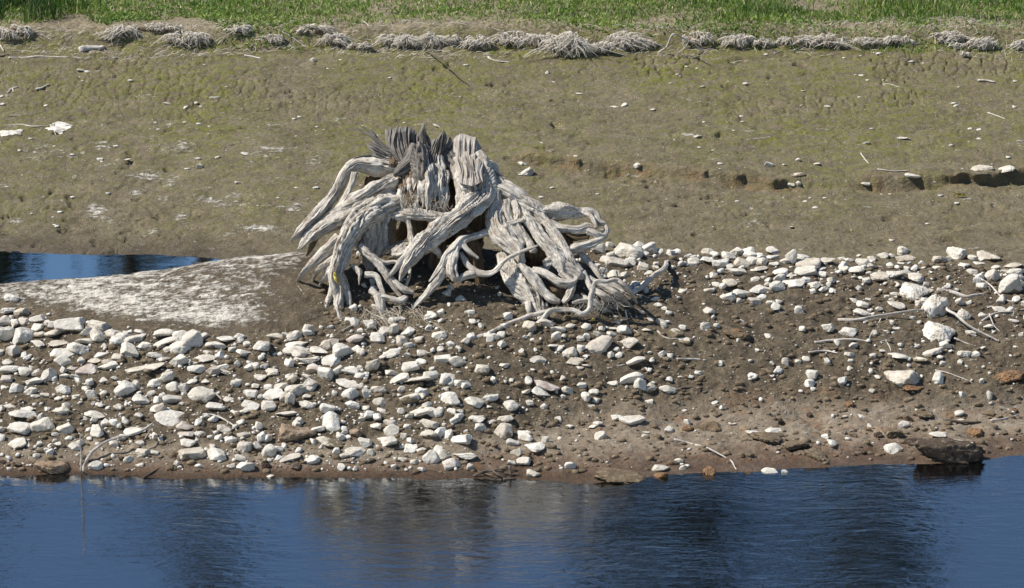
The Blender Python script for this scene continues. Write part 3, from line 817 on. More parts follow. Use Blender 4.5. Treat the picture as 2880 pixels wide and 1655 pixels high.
KIND = {'': ('stone', STONES, 'rock'), 'c': ('stone_crust', CRUSTY, 'rock'), 'm': ('stone_muddy', STONES, 'rock'), 'r': ('stone_red', STONES, 'rock'),
        'o': ('stone_rust', CRUSTY, 'rock'), 'b': ('clod', CLODS, 'mud clod'), 'd': ('dark', CLODS, 'mud clod'), 's': ('stone', STONES, 'rock')}
items = []
for (ox, oy, s), txt in DATA:
    for w in txt.split():
        p = w.split(',')
        x, y, ww, hh = (float(q) / s for q in p[:4])
        items.append([ox + x, oy + y, ww, hh, p[4] if len(p) > 4 else '', (ox, oy)])
items.sort(key=lambda q: -q[2] * q[3])
# unmistakable single stones: (photo x, photo y) -> label
NAMED = [
 (196, 913, 'big pale angular boulder topping the left heap beside the white mound'), (14, 944, 'large rounded boulder cut off by the left picture edge, in the left heap'),
 (64, 949, 'large dark-shadowed round boulder beside the boulder at the left edge'), (539, 961, 'tall rounded pale boulder in the middle of the heap, right of the long slab'),
 (393, 1036, 'long flat pale slab lying level in the left stone heap'), (246, 1044, 'reddish grey block left of the long flat slab'),
 (568, 1111, 'large smooth pale boulder with a notch, alone on the mud below the heap'), (350, 1094, 'broad pale boulder with a cracked edge, on mud below the long flat slab'),
 (148, 1310, 'orange and white stone at the left waterline beside the bent stick'), (121, 1198, 'tall pale pointed stone upright on the mud, second of three in a row at left'),
 (61, 1205, 'low pale stone left of the tall pointed stone in the lower left'), (184, 1207, 'wedge-shaped pale stone right of the tall pointed stone in the lower left'),
 (50, 1245, 'small round dark-footed stone alone near the lower left corner of the bank'), (274, 1216, 'blocky pale stone above the bent stick at the lower left'),
 (479, 1173, 'large pale stone just right of the upper end of the bent stick'), (542, 1277, 'pale stone tilted over a dark hollow near the left waterline'),
 (832, 1220, 'large rust-brown boulder with orange top, near the water left of centre'), (756, 1270, 'squarish white block standing on end near the water left of centre'),
 (690, 1313, 'white triangular stone touching the waterline left of centre'), (688, 1254, 'white angular stone with flat top left of the squarish upright block'),
 (933, 1190, 'tall white stone right of the rust-brown boulder'), (1213, 1284, 'round white stone near the water, left of the two stones at the waterline'),
 (1272, 1305, 'round white stone standing in the waterline below the stump'), (1686, 972, 'big five-sided white block in front of the root stump, right of centre'),
 (1766, 961, 'white broken slab right of the big five-sided block'), (1754, 930, 'white upright block in the shade behind the five-sided block'),
 (1776, 1063, 'broad white stone alone on the brown mud right of centre'), (1779, 1181, 'low white triangular stone alone on bare mud above the sandy beach'),
 (1537, 1082, 'pinkish grey slab on the mud right of centre'), (999, 951, 'purplish grey block at the foot of the stump, lower left'),
 (2534, 1065, 'big white-topped boulder set in brown mud at the right'), (2641, 933, 'large rough white-crusted lump at the lower end of the pale debris ridge, right'),
 (2630, 869, 'large rough white-crusted lump in the middle of the pale debris ridge, right'), (2569, 819, 'broad crusted white lump at the top of the pale debris ridge, right'),
 (2691, 715, 'pointed white rock rising highest on the right crest'), (2541, 708, 'white rock with a dark hollow on top, on the right crest'),
 (2778, 719, 'wide flat white rock right of the pointed rock on the crest'), (2837, 804, 'large pale boulder at the right edge, below the crest'),
 (2791, 779, 'pale boulder with a dark side near the right picture edge'), (2384, 933, 'white stone with muddy foot left of the forked stick, right'),
 (2273, 744, 'large white rock with a dark slot in its top, on the right crest'), (2266, 765, 'grey-sided block in front of the slotted rock on the right crest'),
 (2209, 1020, 'small pointed white stone standing alone on brown mud, right'), (2513, 1262, 'smooth white stone on the sand left of the big dark mud lump'),
 (2700, 1245, 'white slab lying behind the big dark mud lump'), (2164, 1326, 'white stone standing in the shallow water right of centre, larger of two'),
 (2207, 1328, 'small white stone in the shallow water, right of its larger neighbour'), (2176, 1208, 'white stone on the sandy beach beside a flat grey one'),
 (2119, 1216, 'flat grey-white stone on the sandy beach left of a whiter one'), (2056, 1191, 'small flat white chip highest on the sandy beach'),
 (881, 170, 'small upright pale stone alone high on the mudflat, upper left'), (280, 448, 'pale round stone with a shadow, alone on the mudflat at left'),
 (1482, 486, 'crusted white boulder on the mudflat just right of the stump top'), (1470, 460, 'smaller crusted stone right above the white boulder on the mudflat'),
 (1792, 466, 'grey stone at the right end of the dark undercut step'), (688, 432, 'small pale oval stone flat on the mudflat left of the stump'),
 (2163, 463, 'oblong white stone on the mudflat above the undercut step, right'), (1962, 384, 'grey flat stone alone on the mudflat, upper right of the stump'),
 (2897, 1, '')]
NAMED = [q for q in NAMED if q[2]]


def stone_zone(u, v):
    if v < 600:
        return ('on the open mudflat left of the stump' if u < 1000 else 'on the open mudflat right of the stump')
    if u < 420 and v < 1080: return 'in the dense stone heap at the left edge'
    if u < 930 and v < 1060: return 'in the stone heap below the white mound'
    if u < 560: return 'on the muddy slope at the lower left'
    if u < 930: return 'on the muddy slope left of centre, above the water'
    if u < 1420 and v < 1060: return 'on the rubble slope right below the stump'
    if u < 1420: return 'on the muddy slope below the stump, near the water'
    if u < 1960 and v < 1000: return 'around the right foot of the stump'
    if u < 1960: return 'on the brown mud right of centre, above the beach'
    if u < 2360 and v < 790: return 'on the rocky crest right of the stump'
    if v < 790: return 'on the rocky crest at the far right'
    if u < 2420 and v < 1060: return 'on the muddy slope below the right crest'
    if v < 1060: return 'in the debris ridge at the right'
    return 'on the sandy beach at the lower right'


rng = np.random.default_rng(77)
PLACED = []                          # x, y, radius of every stone on the ground
stone_rest = Acc()
n_ind = 0; n_clod = 0
used = set()
for it in items:
    u, v, w, h, kd, src = it
    g = hit(u, v + .28 * h)
    slant = np.linalg.norm(g - CAM)
    mpp = slant / FPX
    W_, H_ = w * mpp, h * mpp
    dep = min(W_ * rng.uniform(.65, .95), H_ * 2.2)
    hz = max(.45 * H_, (H_ - .30 * dep) / .96) * 1.08
    lift = hz * .27
    if kd in ('b', 'd') or (kd == 'm'): lift = hz * .12
    mat, var, cat = KIND[kd]
    PLACED.append((g[0], g[1], .5 * max(W_, dep)))
    loc = (g[0], g[1] + .1 * dep, g[2] + lift)
    rot = Euler((rng.uniform(-.22, .22), rng.uniform(-.25, .25), rng.uniform(-.5, .5) + (math.pi if rng.random() < .5 else 0)))
    individual = (n_clod < 60 if cat == 'mud clod' else n_ind < 300)
    if individual:
        if cat == 'mud clod': n_clod += 1
        else: n_ind += 1
        me0 = var[int(rng.integers(len(var)))]
        key = me0.name + '|' + mat
        if key not in bpy.data.meshes:
            me = me0.copy(); me.name = key; me.materials.clear()
            mm_ = M['clod_rust'] if (kd == 'b' and rng.random() < .45) else M[mat]
            me.materials.append(mm_)
        o = obj('mud_clod' if cat == 'mud clod' else 'rock', bpy.data.meshes[key])
        o.location = loc; o.rotation_euler = rot; o.scale = (W_ * 1.2, dep * 1.2, hz * 1.25)
        lab = None
        for q in NAMED:
            if q not in used and math.hypot(q[0] - u, q[1] - v) < 8:
                lab = q[2]; used.add(q); break
        zone = stone_zone(u, v)
        if cat == 'mud clod':
            word = 'dark wet' if kd == 'd' else 'crumbly brown'
            sz = 'large ' if w > 55 else ('small ' if w < 28 else '')
            tag(o, f'{sz}{word} lump of mud {zone}', cat, f'{sz}{word} mud lumps {zone}')
        elif lab:
            tag(o, lab, cat)
        else:
            sz = 'large' if w > 52 else ('medium-sized' if w > 36 else 'small')
            asp = w / h
            shp = 'flat slab-like' if asp > 2.0 else ('oblong' if asp > 1.45 else ('blocky' if asp > .95 else 'upright'))
            cl = {'': 'white', 's': 'shaded white', 'c': 'rough white-crusted', 'm': 'mud-coated', 'r': 'reddish grey', 'o': 'rust-brown'}[kd]
            tag(o, f'{sz} {shp} {cl} rock {zone}', cat, f'{sz} {shp} {cl} rocks {zone}')
    else:
        p, f = SMALL[int(rng.integers(16))]
        Rm = np.array(rot.to_matrix())
        stone_rest.add((p * np.array([W_, dep, hz])) @ Rm.T + np.array(loc), f)

# singletons keep their label, real look-alikes share label + group
cnt = {}
for o in COL.objects:
    if 'label' in o.keys(): cnt.setdefault(o['label'], []).append(o)
for l, os_ in cnt.items():
    if len(os_) == 1 and 'group' in os_[0].keys(): os_[0]['group'] = 'loose rocks on the bank' if os_[0]['category'] == 'rock' else 'lumps of mud'

PL = np.array(PLACED)


def free(x, y, r):
    return not np.any(np.hypot(PL[:, 0] - x, PL[:, 1] - y) < (PL[:, 2] * .8 + r))


# small rubble between the stones, denser in the heaps
def density(u, v):
    if v > 1325: return 0
    d = 0
    if u < 1500: d = .9 if v > 900 else .35
    if u < 800 and v < 1040: d = 1.1
    if 1300 < u < 1750: d = .45 if v < 1150 else .2
    if u > 1650 and v < 820: d = 1.0
    if u >= 1750 and 820 <= v < 1080: d = .25
    if u >= 1750 and v >= 1080: d = .12
    return d


chips = Acc()
cand = rng.uniform(size=(10500, 4))
npl = 0
for c in cand:
    u = -100 + 3080 * c[0]; v = 690 + 640 * c[1]
    if u < 880 and v < 800 + .12 * u + 40: continue
    if c[2] > density(u, v) * .62: continue
    g = hit(u, v)
    if g[1] > 1.1 or g[2] < .015: continue
    if u < 900 and g[1] > np.interp(g[0], md[0], md[1]) - .02: continue
    s = .011 + .068 * c[3] ** 4.2
    if s > .03 and not free(g[0], g[1], s * .5): continue
    big = s > .035
    p, f = (SMALL if big else TINY)[int(rng.integers(16))]
    a = rng.uniform(0, 6.28); ca, sa = math.cos(a), math.sin(a)
    q = p * np.array([s * rng.uniform(.9, 1.7), s, s * rng.uniform(.6, 1.05)])
    q = q @ np.array([[ca, sa, 0], [-sa, ca, 0], [0, 0, 1]])
    chips.add(q + g + np.array([0, 0, .18 * s]), f)
    npl += 1
# crumbs of mud everywhere on the bank, a few pale flecks on the flat behind
crumbs = Acc()
for c in rng.uniform(size=(5200, 4)):
    u = -120 + 3120 * c[0]; v = 700 + 630 * c[1]
    g = hit(u, v)
    if g[1] > 1.2 or g[2] < .01: continue
    if u < 900 and g[1] > np.interp(g[0], md[0], md[1]) - .02 and c[2] > .1: continue
    s = .010 + .040 * c[3] ** 3
    p, f = TINY[int(rng.integers(16))]
    if u < 900 and g[1] > np.interp(g[0], md[0], md[1]) - .02: s = min(s, .016)
    crumbs.add(p * np.array([s * 1.4, s, s * .8]) + g + np.array([0, 0, .1 * s]), f)
flat_chips = Acc()
for c in rng.uniform(size=(700, 4)):
    u = -100 + 3080 * c[0]; v = 150 + 520 * c[1]
    if fbm2(np.array([u * .004]), np.array([v * .014]), 9, 3)[0] + .25 < c[2] * .8: continue
    g = hit(u, v)
    if g[1] < 2.9: continue
    s = .008 + .03 * c[3] ** 3
    p, f = TINY[int(rng.integers(16))]
    flat_chips.add(p * np.array([s * 1.7, s, s * .6]) + g + np.array([0, 0, .15 * s]), f)
for nm, ac, mt, lb in (('small_rubble', stone_rest, 'stone', 'smaller pale stones lying between the rocks of the bank'),
                       ('stone_chips', chips, 'stone', 'pale stone chips strewn over the muddy bank'),
                       ('mud_crumbs', crumbs, 'clod', 'brown crumbs of mud strewn over the bank'),
                       ('pale_flecks', flat_chips, 'stone', 'tiny pale pebbles strewn over the mudflat behind')):
    o = obj(nm, ac.mesh(nm), M[mt]); tag(o, lb, 'rubble' if mt == 'stone' else 'mud', kind='stuff')

# the large dark lump of mud at the right waterline
g = hit(1980 + 1525 / 2.2233, 1000 + 640 / 2.2233)
p, f = stone_shape(941, ICO4, 9, .16, .08, .20)
big = obj('mud_mound', mesh_np('mud_mound', p * np.array([.56, .34, .185]), f), M['dark'])
big.location = (g[0], g[1] + .05, g[2] + .045); big.rotation_euler = (0, .03, .05)
tag(big, 'big dark wet mound of mud at the right waterline', 'mud mound')

# ------------------------------------------------------------------ the uprooted stump
def ydef(v): return .35 - (v - 380) / 520 * .9


def path3(pts):
    P = []; R = []
    for q in pts:
        u, v, r = q[:3]
        if len(q) > 3 and q[3] == 'g':
            p = hit(u, v); p = p - np.array([0, 0, .012])
        else:
            p = at_y(u, v, ydef(v) + (q[3] if len(q) > 3 else 0.0))
        P.append(p); R.append(.93 * r * np.linalg.norm(p - CAM) / FPX)
    return np.array(P), np.array(R)


base = np.array([-.35, .15, float(Hq(-.35, .15)[0])])
stump = empty('tree_stump', base)
tag(stump, 'bleached uprooted tree stump with a tangle of twisted roots and splintered top', 'tree stump')
_seed = [0]


def part(name, pts, mat='wood', parent=None, **kw):
    _seed[0] += 1
    P, R = path3(pts)
    kw.setdefault('step', .009); kw.setdefault('gnarl', .30); kw.setdefault('facet', .9); kw.setdefault('lump', .12)
    V, F, uv = tube(P, R, seed=_seed[0], **kw)
    o = obj(name, mesh_np(name, V - base, F, uv), M[mat], parent or stump)
    if parent is not None and parent is not stump:
        pass
    return o


def blob(name, u, v, dy, rx, ry, rz, mat, seed, amp=.28, freq=1.7, fine=.10, parent=None):
    c = at_y(u, v, ydef(v) + dy); s = np.linalg.norm(c - CAM) / FPX
    d, f = ICO4
    r = 1 + amp * fbm3(d * freq + seed * 2.7, seed, 4, .55) + fine * fbm3(d * np.array([7, 7, 2.5]) + seed, seed + 4, 3, .6)
    V = d * r[:, None] * np.array([rx * s, ry, rz * s]) + c
    uv = np.stack([np.arctan2(d[:, 1], d[:, 0]) * rx * s, d[:, 2] * rz * s], -1)
    return obj(name, mesh_np(name, V - base, f, uv), M[mat], parent or stump)


# core, deep inside
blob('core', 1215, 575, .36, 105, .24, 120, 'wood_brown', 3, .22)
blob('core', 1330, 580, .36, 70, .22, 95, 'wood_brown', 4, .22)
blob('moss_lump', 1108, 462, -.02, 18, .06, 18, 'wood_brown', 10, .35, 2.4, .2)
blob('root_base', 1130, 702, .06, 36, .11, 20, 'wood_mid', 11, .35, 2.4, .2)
# the drooping mass under the crown: many fused strands
rq = np.random.default_rng(21)
for i in range(15):
    x = 1136 + i * 8.2; top = 470 + abs(i - 7) * 3.0
    fr = -.10 + .012 * abs(i - 8)
    end = 556 + rq.uniform(-8, 26)
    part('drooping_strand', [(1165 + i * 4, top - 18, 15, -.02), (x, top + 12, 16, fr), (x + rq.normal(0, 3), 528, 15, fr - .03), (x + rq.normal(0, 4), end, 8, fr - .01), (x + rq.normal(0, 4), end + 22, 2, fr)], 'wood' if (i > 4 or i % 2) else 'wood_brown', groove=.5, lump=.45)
for i in range(13):
    x = 1130 + i * 9.5; fr = -.06
    part('hanging_rootlet', [(x, 530, 12, fr), (x + rq.normal(0, 3), 560, 10, fr - .01), (x + rq.normal(0, 4), 582 + rq.uniform(0, 18), 3, fr)], 'wood_brown' if i % 4 else 'wood', groove=.5, lump=.4)
for a_ in ([(1300, 440, 24, .02), (1300, 480, 26, -.02), (1308, 530, 24, -.03), (1310, 570, 16, -.03)], [(1325, 450, 26, .0), (1322, 495, 28, -.04), (1325, 545, 26, -.05), (1312, 590, 14, -.06)],
           [(1290, 470, 16, .0), (1288, 510, 18, -.01), (1296, 560, 16, -.02), (1290, 600, 8, -.05)], [(1348, 455, 22, .02), (1362, 500, 24, -.01), (1360, 545, 18, -.02)], [(1388, 515, 10, .02), (1396, 540, 14, .0), (1392, 572, 9, .0)]):
    part('shoulder', a_, groove=.5, lump=.35)
# splintered crown
G = 'wood_grey'
part('splinter', [(1128, 446, 17), (1084, 416, 14), (1050, 386, 10), (1016, 368, 6), (985, 355, 1.5)], G, flat=.55, groove=.35, stretch=1.2)
part('splinter', [(1060, 398, 7), (1052, 378, 5), (1030, 362, 3), (1012, 353, 1)], G, flat=.6)

def slab(name, lower, upper, dy0, dy1, thick, mat, seed, jag=10, stri=.012, bow=0.0, bend=0.0):
    """a broken shell of trunk wood: striated sheet with real thickness and a jagged upper edge"""
    nS, nT = 110, 46
    s = np.linspace(0, 1, nS); t = np.linspace(0, 1, nT)
    def poly(pl):
        pl = np.array(pl, float); q = np.concatenate([[0], np.cumsum(np.hypot(*np.diff(pl, axis=0).T))]); q /= q[-1]
        return np.interp(s, q, pl[:, 0]), np.interp(s, q, pl[:, 1])
    lu, lv = poly(lower); uu, uv_ = poly(upper)
    jg = jag * (noise2(s * 5.5, s * 0 + seed, seed) + .45 * noise2(s * 17, s * 0, seed + 1))
    L = np.hypot(uu - lu, uv_ - lv) + 1e-6
    uu = uu + (uu - lu) / L * jg; uv_ = uv_ + (uv_ - lv) / L * jg
    S, T_ = np.meshgrid(s, t)
    pu = lu + (uu - lu) * T_ + bend * np.sin(T_ * math.pi) ; pv = lv + (uv_ - lv) * T_
    S0 = S; S = S + .07 * noise2(T_ * 2.2, S0 * 3, seed + 8) + .05 * (S0 - .5) * T_
    st = 1.1 * noise3(S * 7 + seed, T_ * 1.2, S * 0, seed + 40) + noise3(S * 20 + seed, T_ * 1.6, S * 0, seed) + .6 * noise3(S * 46, T_ * 2.5, S * 0 + seed, seed + 2) - 1.1 * np.clip(1 - np.abs(noise3(S * 13, T_ * 1.3 + 4, S * 0, seed + 5)) * 6, 0, 1)
    S = S0
    yy = ydef(pv) + dy0 + (dy1 - dy0) * T_ - bow * np.sin(S * math.pi)
    edge = np.clip(np.minimum(S, 1 - S) * 9, 0, 1) ** .6 * np.clip((1 - T_) * 7, .12, 1)
    F_ = np.zeros((nT, nS, 3)); B_ = np.zeros((nT, nS, 3))
    d = np.stack([(pu - 1440) / FPX, C16 - (pv - 827.5) / FPX * S16, -S16 - (pv - 827.5) / FPX * C16], -1)
    yf = yy - thick * .5 * edge + stri * st * edge; yb = yy + thick * .5 * edge + stri * .6 * st * edge
    F_ = CAM + d * ((yf - CAM[1]) / d[..., 1])[..., None]; B_ = CAM + d * ((yb - CAM[1]) / d[..., 1])[..., None]
    V = np.vstack([F_.reshape(-1, 3), B_.reshape(-1, 3)])
    i = np.arange(nT - 1)[:, None] * nS + np.arange(nS - 1)[None, :]
    q1 = np.stack([i, i + 1, i + nS + 1, i + nS], -1).reshape(-1, 4); o = nT * nS
    q2 = q1[:, ::-1] + o
    rim = []
    for k in range(nT - 1):
        a, b = k * nS, (k + 1) * nS; rim.append([a, b, b + o, a + o]); a, b = k * nS + nS - 1, (k + 1) * nS + nS - 1; rim.append([b, a, a + o, b + o])
    e = (nT - 1) * nS
    for k in range(nS - 1): rim.append([e + k, e + k + 1, e + k + 1 + o, e + k + o]); rim.append([k + 1, k, k + o, k + 1 + o])
    uvw = np.stack([S * .22, T_ * .25], -1).reshape(-1, 2)
    return obj(name, mesh_np(name, V - base, [q1, q2, np.array(rim)], np.vstack([uvw, uvw])), M[mat], stump)


slab('splintered_shell', [(1140, 440), (1122, 456), (1100, 474)], [(1046, 392), (1039, 410), (1040, 432), (1050, 452)], -.01, .0, .05, G, 31, 9, .013)
slab('splintered_shell', [(1112, 455), (1140, 462), (1178, 458)], [(1084, 372), (1096, 360), (1112, 351), (1130, 350), (1150, 354), (1168, 364)], .0, .07, .06, G, 32, 9, .015, .03, -9)
slab('splintered_shell', [(1095, 452), (1120, 456)], [(1086, 398), (1098, 384), (1112, 380)], .03, .1, .05, G, 33, 8, .013)
slab('splintered_shell', [(1160, 450), (1190, 455), (1222, 450)], [(1166, 372), (1180, 372), (1189, 352), (1194, 346), (1200, 375), (1210, 392)], .03, .09, .05, G, 34, 5, .013, .02)
slab('splintered_shell', [(1196, 455), (1220, 462), (1244, 455)], [(1222, 392), (1236, 378), (1247, 362), (1252, 366), (1258, 392)], -.01, .03, .05, G, 35, 4, .013, .02)
slab('splintered_shell', [(1262, 500), (1310, 520), (1368, 500)], [(1272, 400), (1284, 382), (1300, 376), (1318, 379), (1338, 390), (1352, 412), (1366, 450)], -.02, .08, .07, 'wood_mid', 36, 4, .014, .05)
slab('splintered_shell', [(1285, 515), (1330, 525), (1372, 505)], [(1275, 440), (1310, 428), (1345, 440), (1372, 462)], -.06, .0, .06, 'wood_mid', 37, 4, .013, .05)
slab('splintered_shell', [(1170, 440), (1230, 445), (1300, 450)], [(1175, 400), (1210, 396), (1250, 402), (1285, 392), (1300, 400)], .22, .27, .06, G, 38, 9, .015)
part('splinter', [(1100, 440, 12, -.02), (1066, 416, 9, -.02), (1040, 404, 3, -.02)], G, flat=.6, groove=.45)
part('splinter', [(1240, 440, 10, .02), (1262, 405, 8, .04), (1266, 386, 2, .05)], G, groove=.45)
part('splinter', [(1270, 430, 12, .1), (1288, 395, 8, .1), (1296, 372, 2, .1)], G, groove=.45)
part('splinter', [(1135, 420, 9, -.01), (1118, 385, 7, .03), (1100, 358, 2, .05)], G, groove=.45)
slab('splintered_shell', [(1080, 470), (1120, 470), (1160, 465)], [(1068, 430), (1090, 412), (1120, 400), (1150, 395)], .16, .22, .06, G, 39, 9, .015)
part('burl', [(1196, 425, 24, .0), (1166, 450, 27, -.05), (1135, 474, 19, -.07), (1109, 493, 6, -.07)], G, groove=.3)
part('burl', [(1185, 420, 34, .02), (1192, 460, 42, -.02), (1198, 505, 38, -.05), (1200, 535, 24, -.06)], G, groove=.3)
part('burl', [(1225, 450, 20, .0), (1232, 485, 22, -.03), (1235, 525, 18, -.04)], 'wood', groove=.3)
part('burl', [(1250, 430, 24, .05), (1275, 455, 26, .03), (1290, 485, 24, .02)], G, groove=.4)
# left side
part('root', [(1130, 470, 34, .02), (1062, 463, 27), (1004, 460, 21), (972, 488, 19), (945, 540, 19), (912, 578, 20), (876, 617, 19), (842, 650, 14), (822, 670, 6)], groove=.34, ragged=.06)
part('root', [(1120, 455, 26, .06), (1065, 448, 18, .03), (1010, 450, 12, .01), (978, 462, 5)], G, groove=.4, stretch=1.2, ragged=.06)
part('root', [(1000, 488, 9, -.03), (992, 520, 9, -.03), (975, 555, 10, -.02), (955, 580, 8)], groove=.35)
part('root', [(1100, 478, 32, .16), (1056, 512, 34, .18), (1028, 545, 20, .18), (1010, 560, 8, .16)], 'wood_brown')
part('root', [(1115, 520, 32, .03), (1062, 540, 27), (1020, 562, 25), (972, 586, 21), (930, 605, 14)], groove=.3)
part('root', [(1118, 572, 36, .02), (1072, 576, 44), (1027, 592, 38), (972, 612, 29), (917, 638, 25), (873, 668, 19), (847, 698, 6)], groove=.32, ragged=.06)
part('root', [(1066, 588, 38, -.02), (1012, 618, 40, -.05), (986, 658, 36, -.06), (967, 692, 34, -.06), (956, 726, 31, -.05), (946, 766, 29, -.03), (944, 808, 25, -.02), (950, 852, 19, 0), (957, 900, 7, 'g')], groove=.34)
part('root', [(1090, 585, 44, .05), (1062, 635, 54, .10), (1052, 690, 46, .14), (1042, 735, 22, .16), (1040, 760, 12, .14)], groove=.25)
part('root', [(945, 795, 14), (927, 835, 10), (915, 866, 5, 'g')], groove=.35)
part('root', [(958, 785, 15), (974, 828, 12), (986, 866, 5, 'g')], groove=.35)
part('root', [(950, 800, 14, -.03), (955, 840, 11, -.04), (945, 872, 5, 'g')], groove=.35)
part('root', [(958, 676, 20, -.02), (918, 704, 16), (890, 730, 13), (860, 758, 9), (836, 789, 4, 'g')], groove=.35)
part('root', [(948, 722, 15), (916, 744, 12), (895, 762, 9), (878, 788, 4, 'g')], groove=.35)
part('root', [(946, 742, 14), (918, 775, 11), (898, 802, 5, 'g')], groove=.35)
part('root', [(905, 640, 10, .05), (880, 690, 9, .1), (862, 720, 4, .12)], 'wood_brown')
# the great diagonal root and the ledge beneath the face
part('root', [(1318, 455, 38, .02), (1350, 505, 38), (1347, 550, 35, -.03), (1322, 582, 31, -.07), (1287, 612, 29, -.1), (1233, 650, 27, -.12), (1180, 690, 26, -.13), (1152, 724, 21, -.12), (1136, 755, 14, -.1), (1125, 790, 4, -.08)], groove=.36)
part('root', [(1175, 698, 14, -.13), (1132, 733, 10, -.12), (1106, 764, 7, -.1), (1089, 784, 2.5, -.08)])
part('root', [(1200, 690, 12, -.08), (1228, 705, 10, -.06), (1240, 725, 6, -.04)])
part('root', [(1372, 470, 26, .1), (1382, 520, 28, .08), (1392, 570, 24, .05), (1396, 600, 18, .04)])
part('ledge', [(1108, 602, 18, .0), (1150, 602, 17, -.05), (1192, 604, 15, -.07), (1232, 608, 16, -.08), (1275, 614, 18, -.08)], groove=.4, lump=.3)
part('ledge_strut', [(1140, 606, 12, -.03), (1150, 632, 8, -.03), (1155, 656, 9, -.02), (1160, 690, 13, 0)], lump=.3)
part('ledge_strut', [(1112, 602, 15, .0), (1102, 640, 12, .02), (1106, 690, 13, .04)], 'wood_brown', lump=.3)
part('ledge_strut', [(1160, 690, 11, -.02), (1135, 712, 12, -.03), (1105, 716, 10, -.02)], lump=.3)
# low twisted roots left of the cave
part('root', [(1018, 690, 13, -.05), (1030, 708, 18, -.06), (1058, 735, 13, -.07), (1082, 765, 10, -.07), (1098, 793, 9, -.06), (1128, 836, 5, -.03)])
part('root', [(1055, 728, 8, -.06), (1085, 738, 7, -.07), (1112, 736, 6, -.08), (1135, 748, 6, -.1)])
part('root', [(994, 746, 8, -.03), (1011, 764, 10, -.05), (1012, 780, 5, -.05), (1010, 802, 1.5, -.05)])
part('root', [(1026, 772, 9, -.02), (1060, 776, 8, -.04), (1070, 805, 8, -.04), (1084, 836, 6, -.02)])
part('root', [(1040, 818, 12, -.04), (1060, 832, 9, -.05), (1090, 838, 9, -.05), (1122, 848, 13, -.05), (1145, 835, 7, -.04)], lump=.3)
part('root', [(1064, 830, 12, -.06), (1074, 862, 12, -.06), (1078, 895, 9, -.04), (1062, 934, 7, 'g')])
part('root', [(1100, 784, 10, -.05), (1120, 800, 9, -.06), (1137, 815, 11, -.06), (1163, 824, 6, -.05)])
part('root', [(1137, 815, 6, -.05), (1150, 782, 5, -.02), (1156, 748, 4, .04)])
# the bone-pale knot in the middle
part('root', [(1378, 650, 14, .0), (1345, 664, 12, -.03), (1318, 669, 11, -.06), (1296, 676, 14, -.09), (1275, 698, 13, -.1), (1255, 722, 12, -.1), (1240, 748, 10, -.09), (1207, 792, 3, -.07)])
part('root', [(1296, 676, 11, -.09), (1314, 703, 9, -.1), (1345, 727, 4, -.1)])
part('root', [(1282, 700, 17, -.08), (1272, 735, 17, -.09), (1270, 765, 15, -.1), (1280, 788, 12, -.11)], lump=.3)
part('root', [(1252, 758, 14, -.07), (1228, 795, 12, -.05), (1195, 833, 10, -.03), (1165, 862, 7, 0), (1147, 877, 3, 'g')])
part('root', [(1296, 712, 9, -.06), (1312, 742, 10, -.07), (1335, 763, 12, -.08), (1365, 770, 12, -.09), (1392, 764, 9, -.1), (1416, 738, 7, -.12), (1449, 717, 7, -.13), (1480, 705, 6, -.13), (1513, 691, 2.5, -.13)])
part('root', [(1284, 792, 9, -.06), (1305, 778, 10, -.07), (1337, 768, 11, -.08)])
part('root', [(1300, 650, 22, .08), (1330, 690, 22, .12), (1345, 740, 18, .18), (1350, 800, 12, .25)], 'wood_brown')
# right side: the cage of roots
part('root', [(1375, 490, 28, .05), (1417, 531, 26, .02), (1459, 552, 24), (1500, 578, 22), (1535, 602, 16)])
part('root', [(1408, 565, 24, .02), (1393, 605, 27), (1398, 650, 29, -.03), (1425, 682, 28, -.05), (1455, 708, 24, -.06), (1470, 742, 13, -.06)])
part('root', [(1425, 565, 11, .0), (1424, 600, 9, -.03), (1442, 640, 10, -.04), (1472, 688, 9, -.05)])
part('root', [(1445, 555, 15), (1456, 600, 13, -.02), (1452, 630, 13, -.03), (1480, 672, 12, -.04), (1502, 708, 12, -.05)])
part('root', [(1470, 560, 14), (1480, 590, 13), (1490, 620, 14, -.01)])
part('root', [(1426, 628, 7, -.05), (1460, 621, 8, -.06), (1495, 617, 8, -.05), (1524, 632, 5, -.04)])
part('root', [(1474, 612, 15, -.02), (1495, 632, 20, -.03), (1515, 665, 19, -.05), (1545, 700, 22, -.06), (1575, 735, 24, -.06), (1584, 764, 13, -.05)])
part('root', [(1492, 578, 16, .0), (1520, 605, 18, -.01), (1545, 635, 18, -.03), (1568, 668, 17, -.04), (1592, 708, 17, -.05), (1612, 738, 15, -.05), (1634, 766, 10, -.04)])
part('root', [(1518, 594, 14), (1560, 592, 22), (1605, 596, 22, .01), (1640, 597, 15, .02), (1673, 600, 11, .03), (1686, 622, 11, .03), (1702, 629, 5, .02)], lump=.3)
part('root', [(1545, 622, 10), (1582, 640, 13, -.01), (1625, 645, 12, -.01), (1651, 634, 10, 0), (1680, 641, 5, 0)])
part('root', [(1640, 597, 9, .0), (1664, 612, 8, -.02), (1677, 642, 6, -.02)])
part('root', [(1598, 702, 12, -.02), (1625, 697, 15, -.02), (1660, 687, 14, 0), (1688, 672, 11, .02), (1706, 650, 8, .03), (1700, 630, 5, .03)])
part('root', [(1652, 648, 11, .0), (1680, 660, 9, 0), (1704, 664, 8, .02)], lump=.35)
part('root', [(1530, 620, 28, .14), (1570, 660, 34, .16), (1600, 690, 26, .16)], 'wood_brown')
part('root', [(1560, 640, 12, .1), (1610, 668, 12, .12), (1655, 665, 9, .1)], 'wood_brown')
part('root', [(1418, 715, 22, .04), (1440, 765, 28, .02), (1475, 812, 29, .0), (1502, 852, 24, 0), (1528, 890, 12, 'g')])
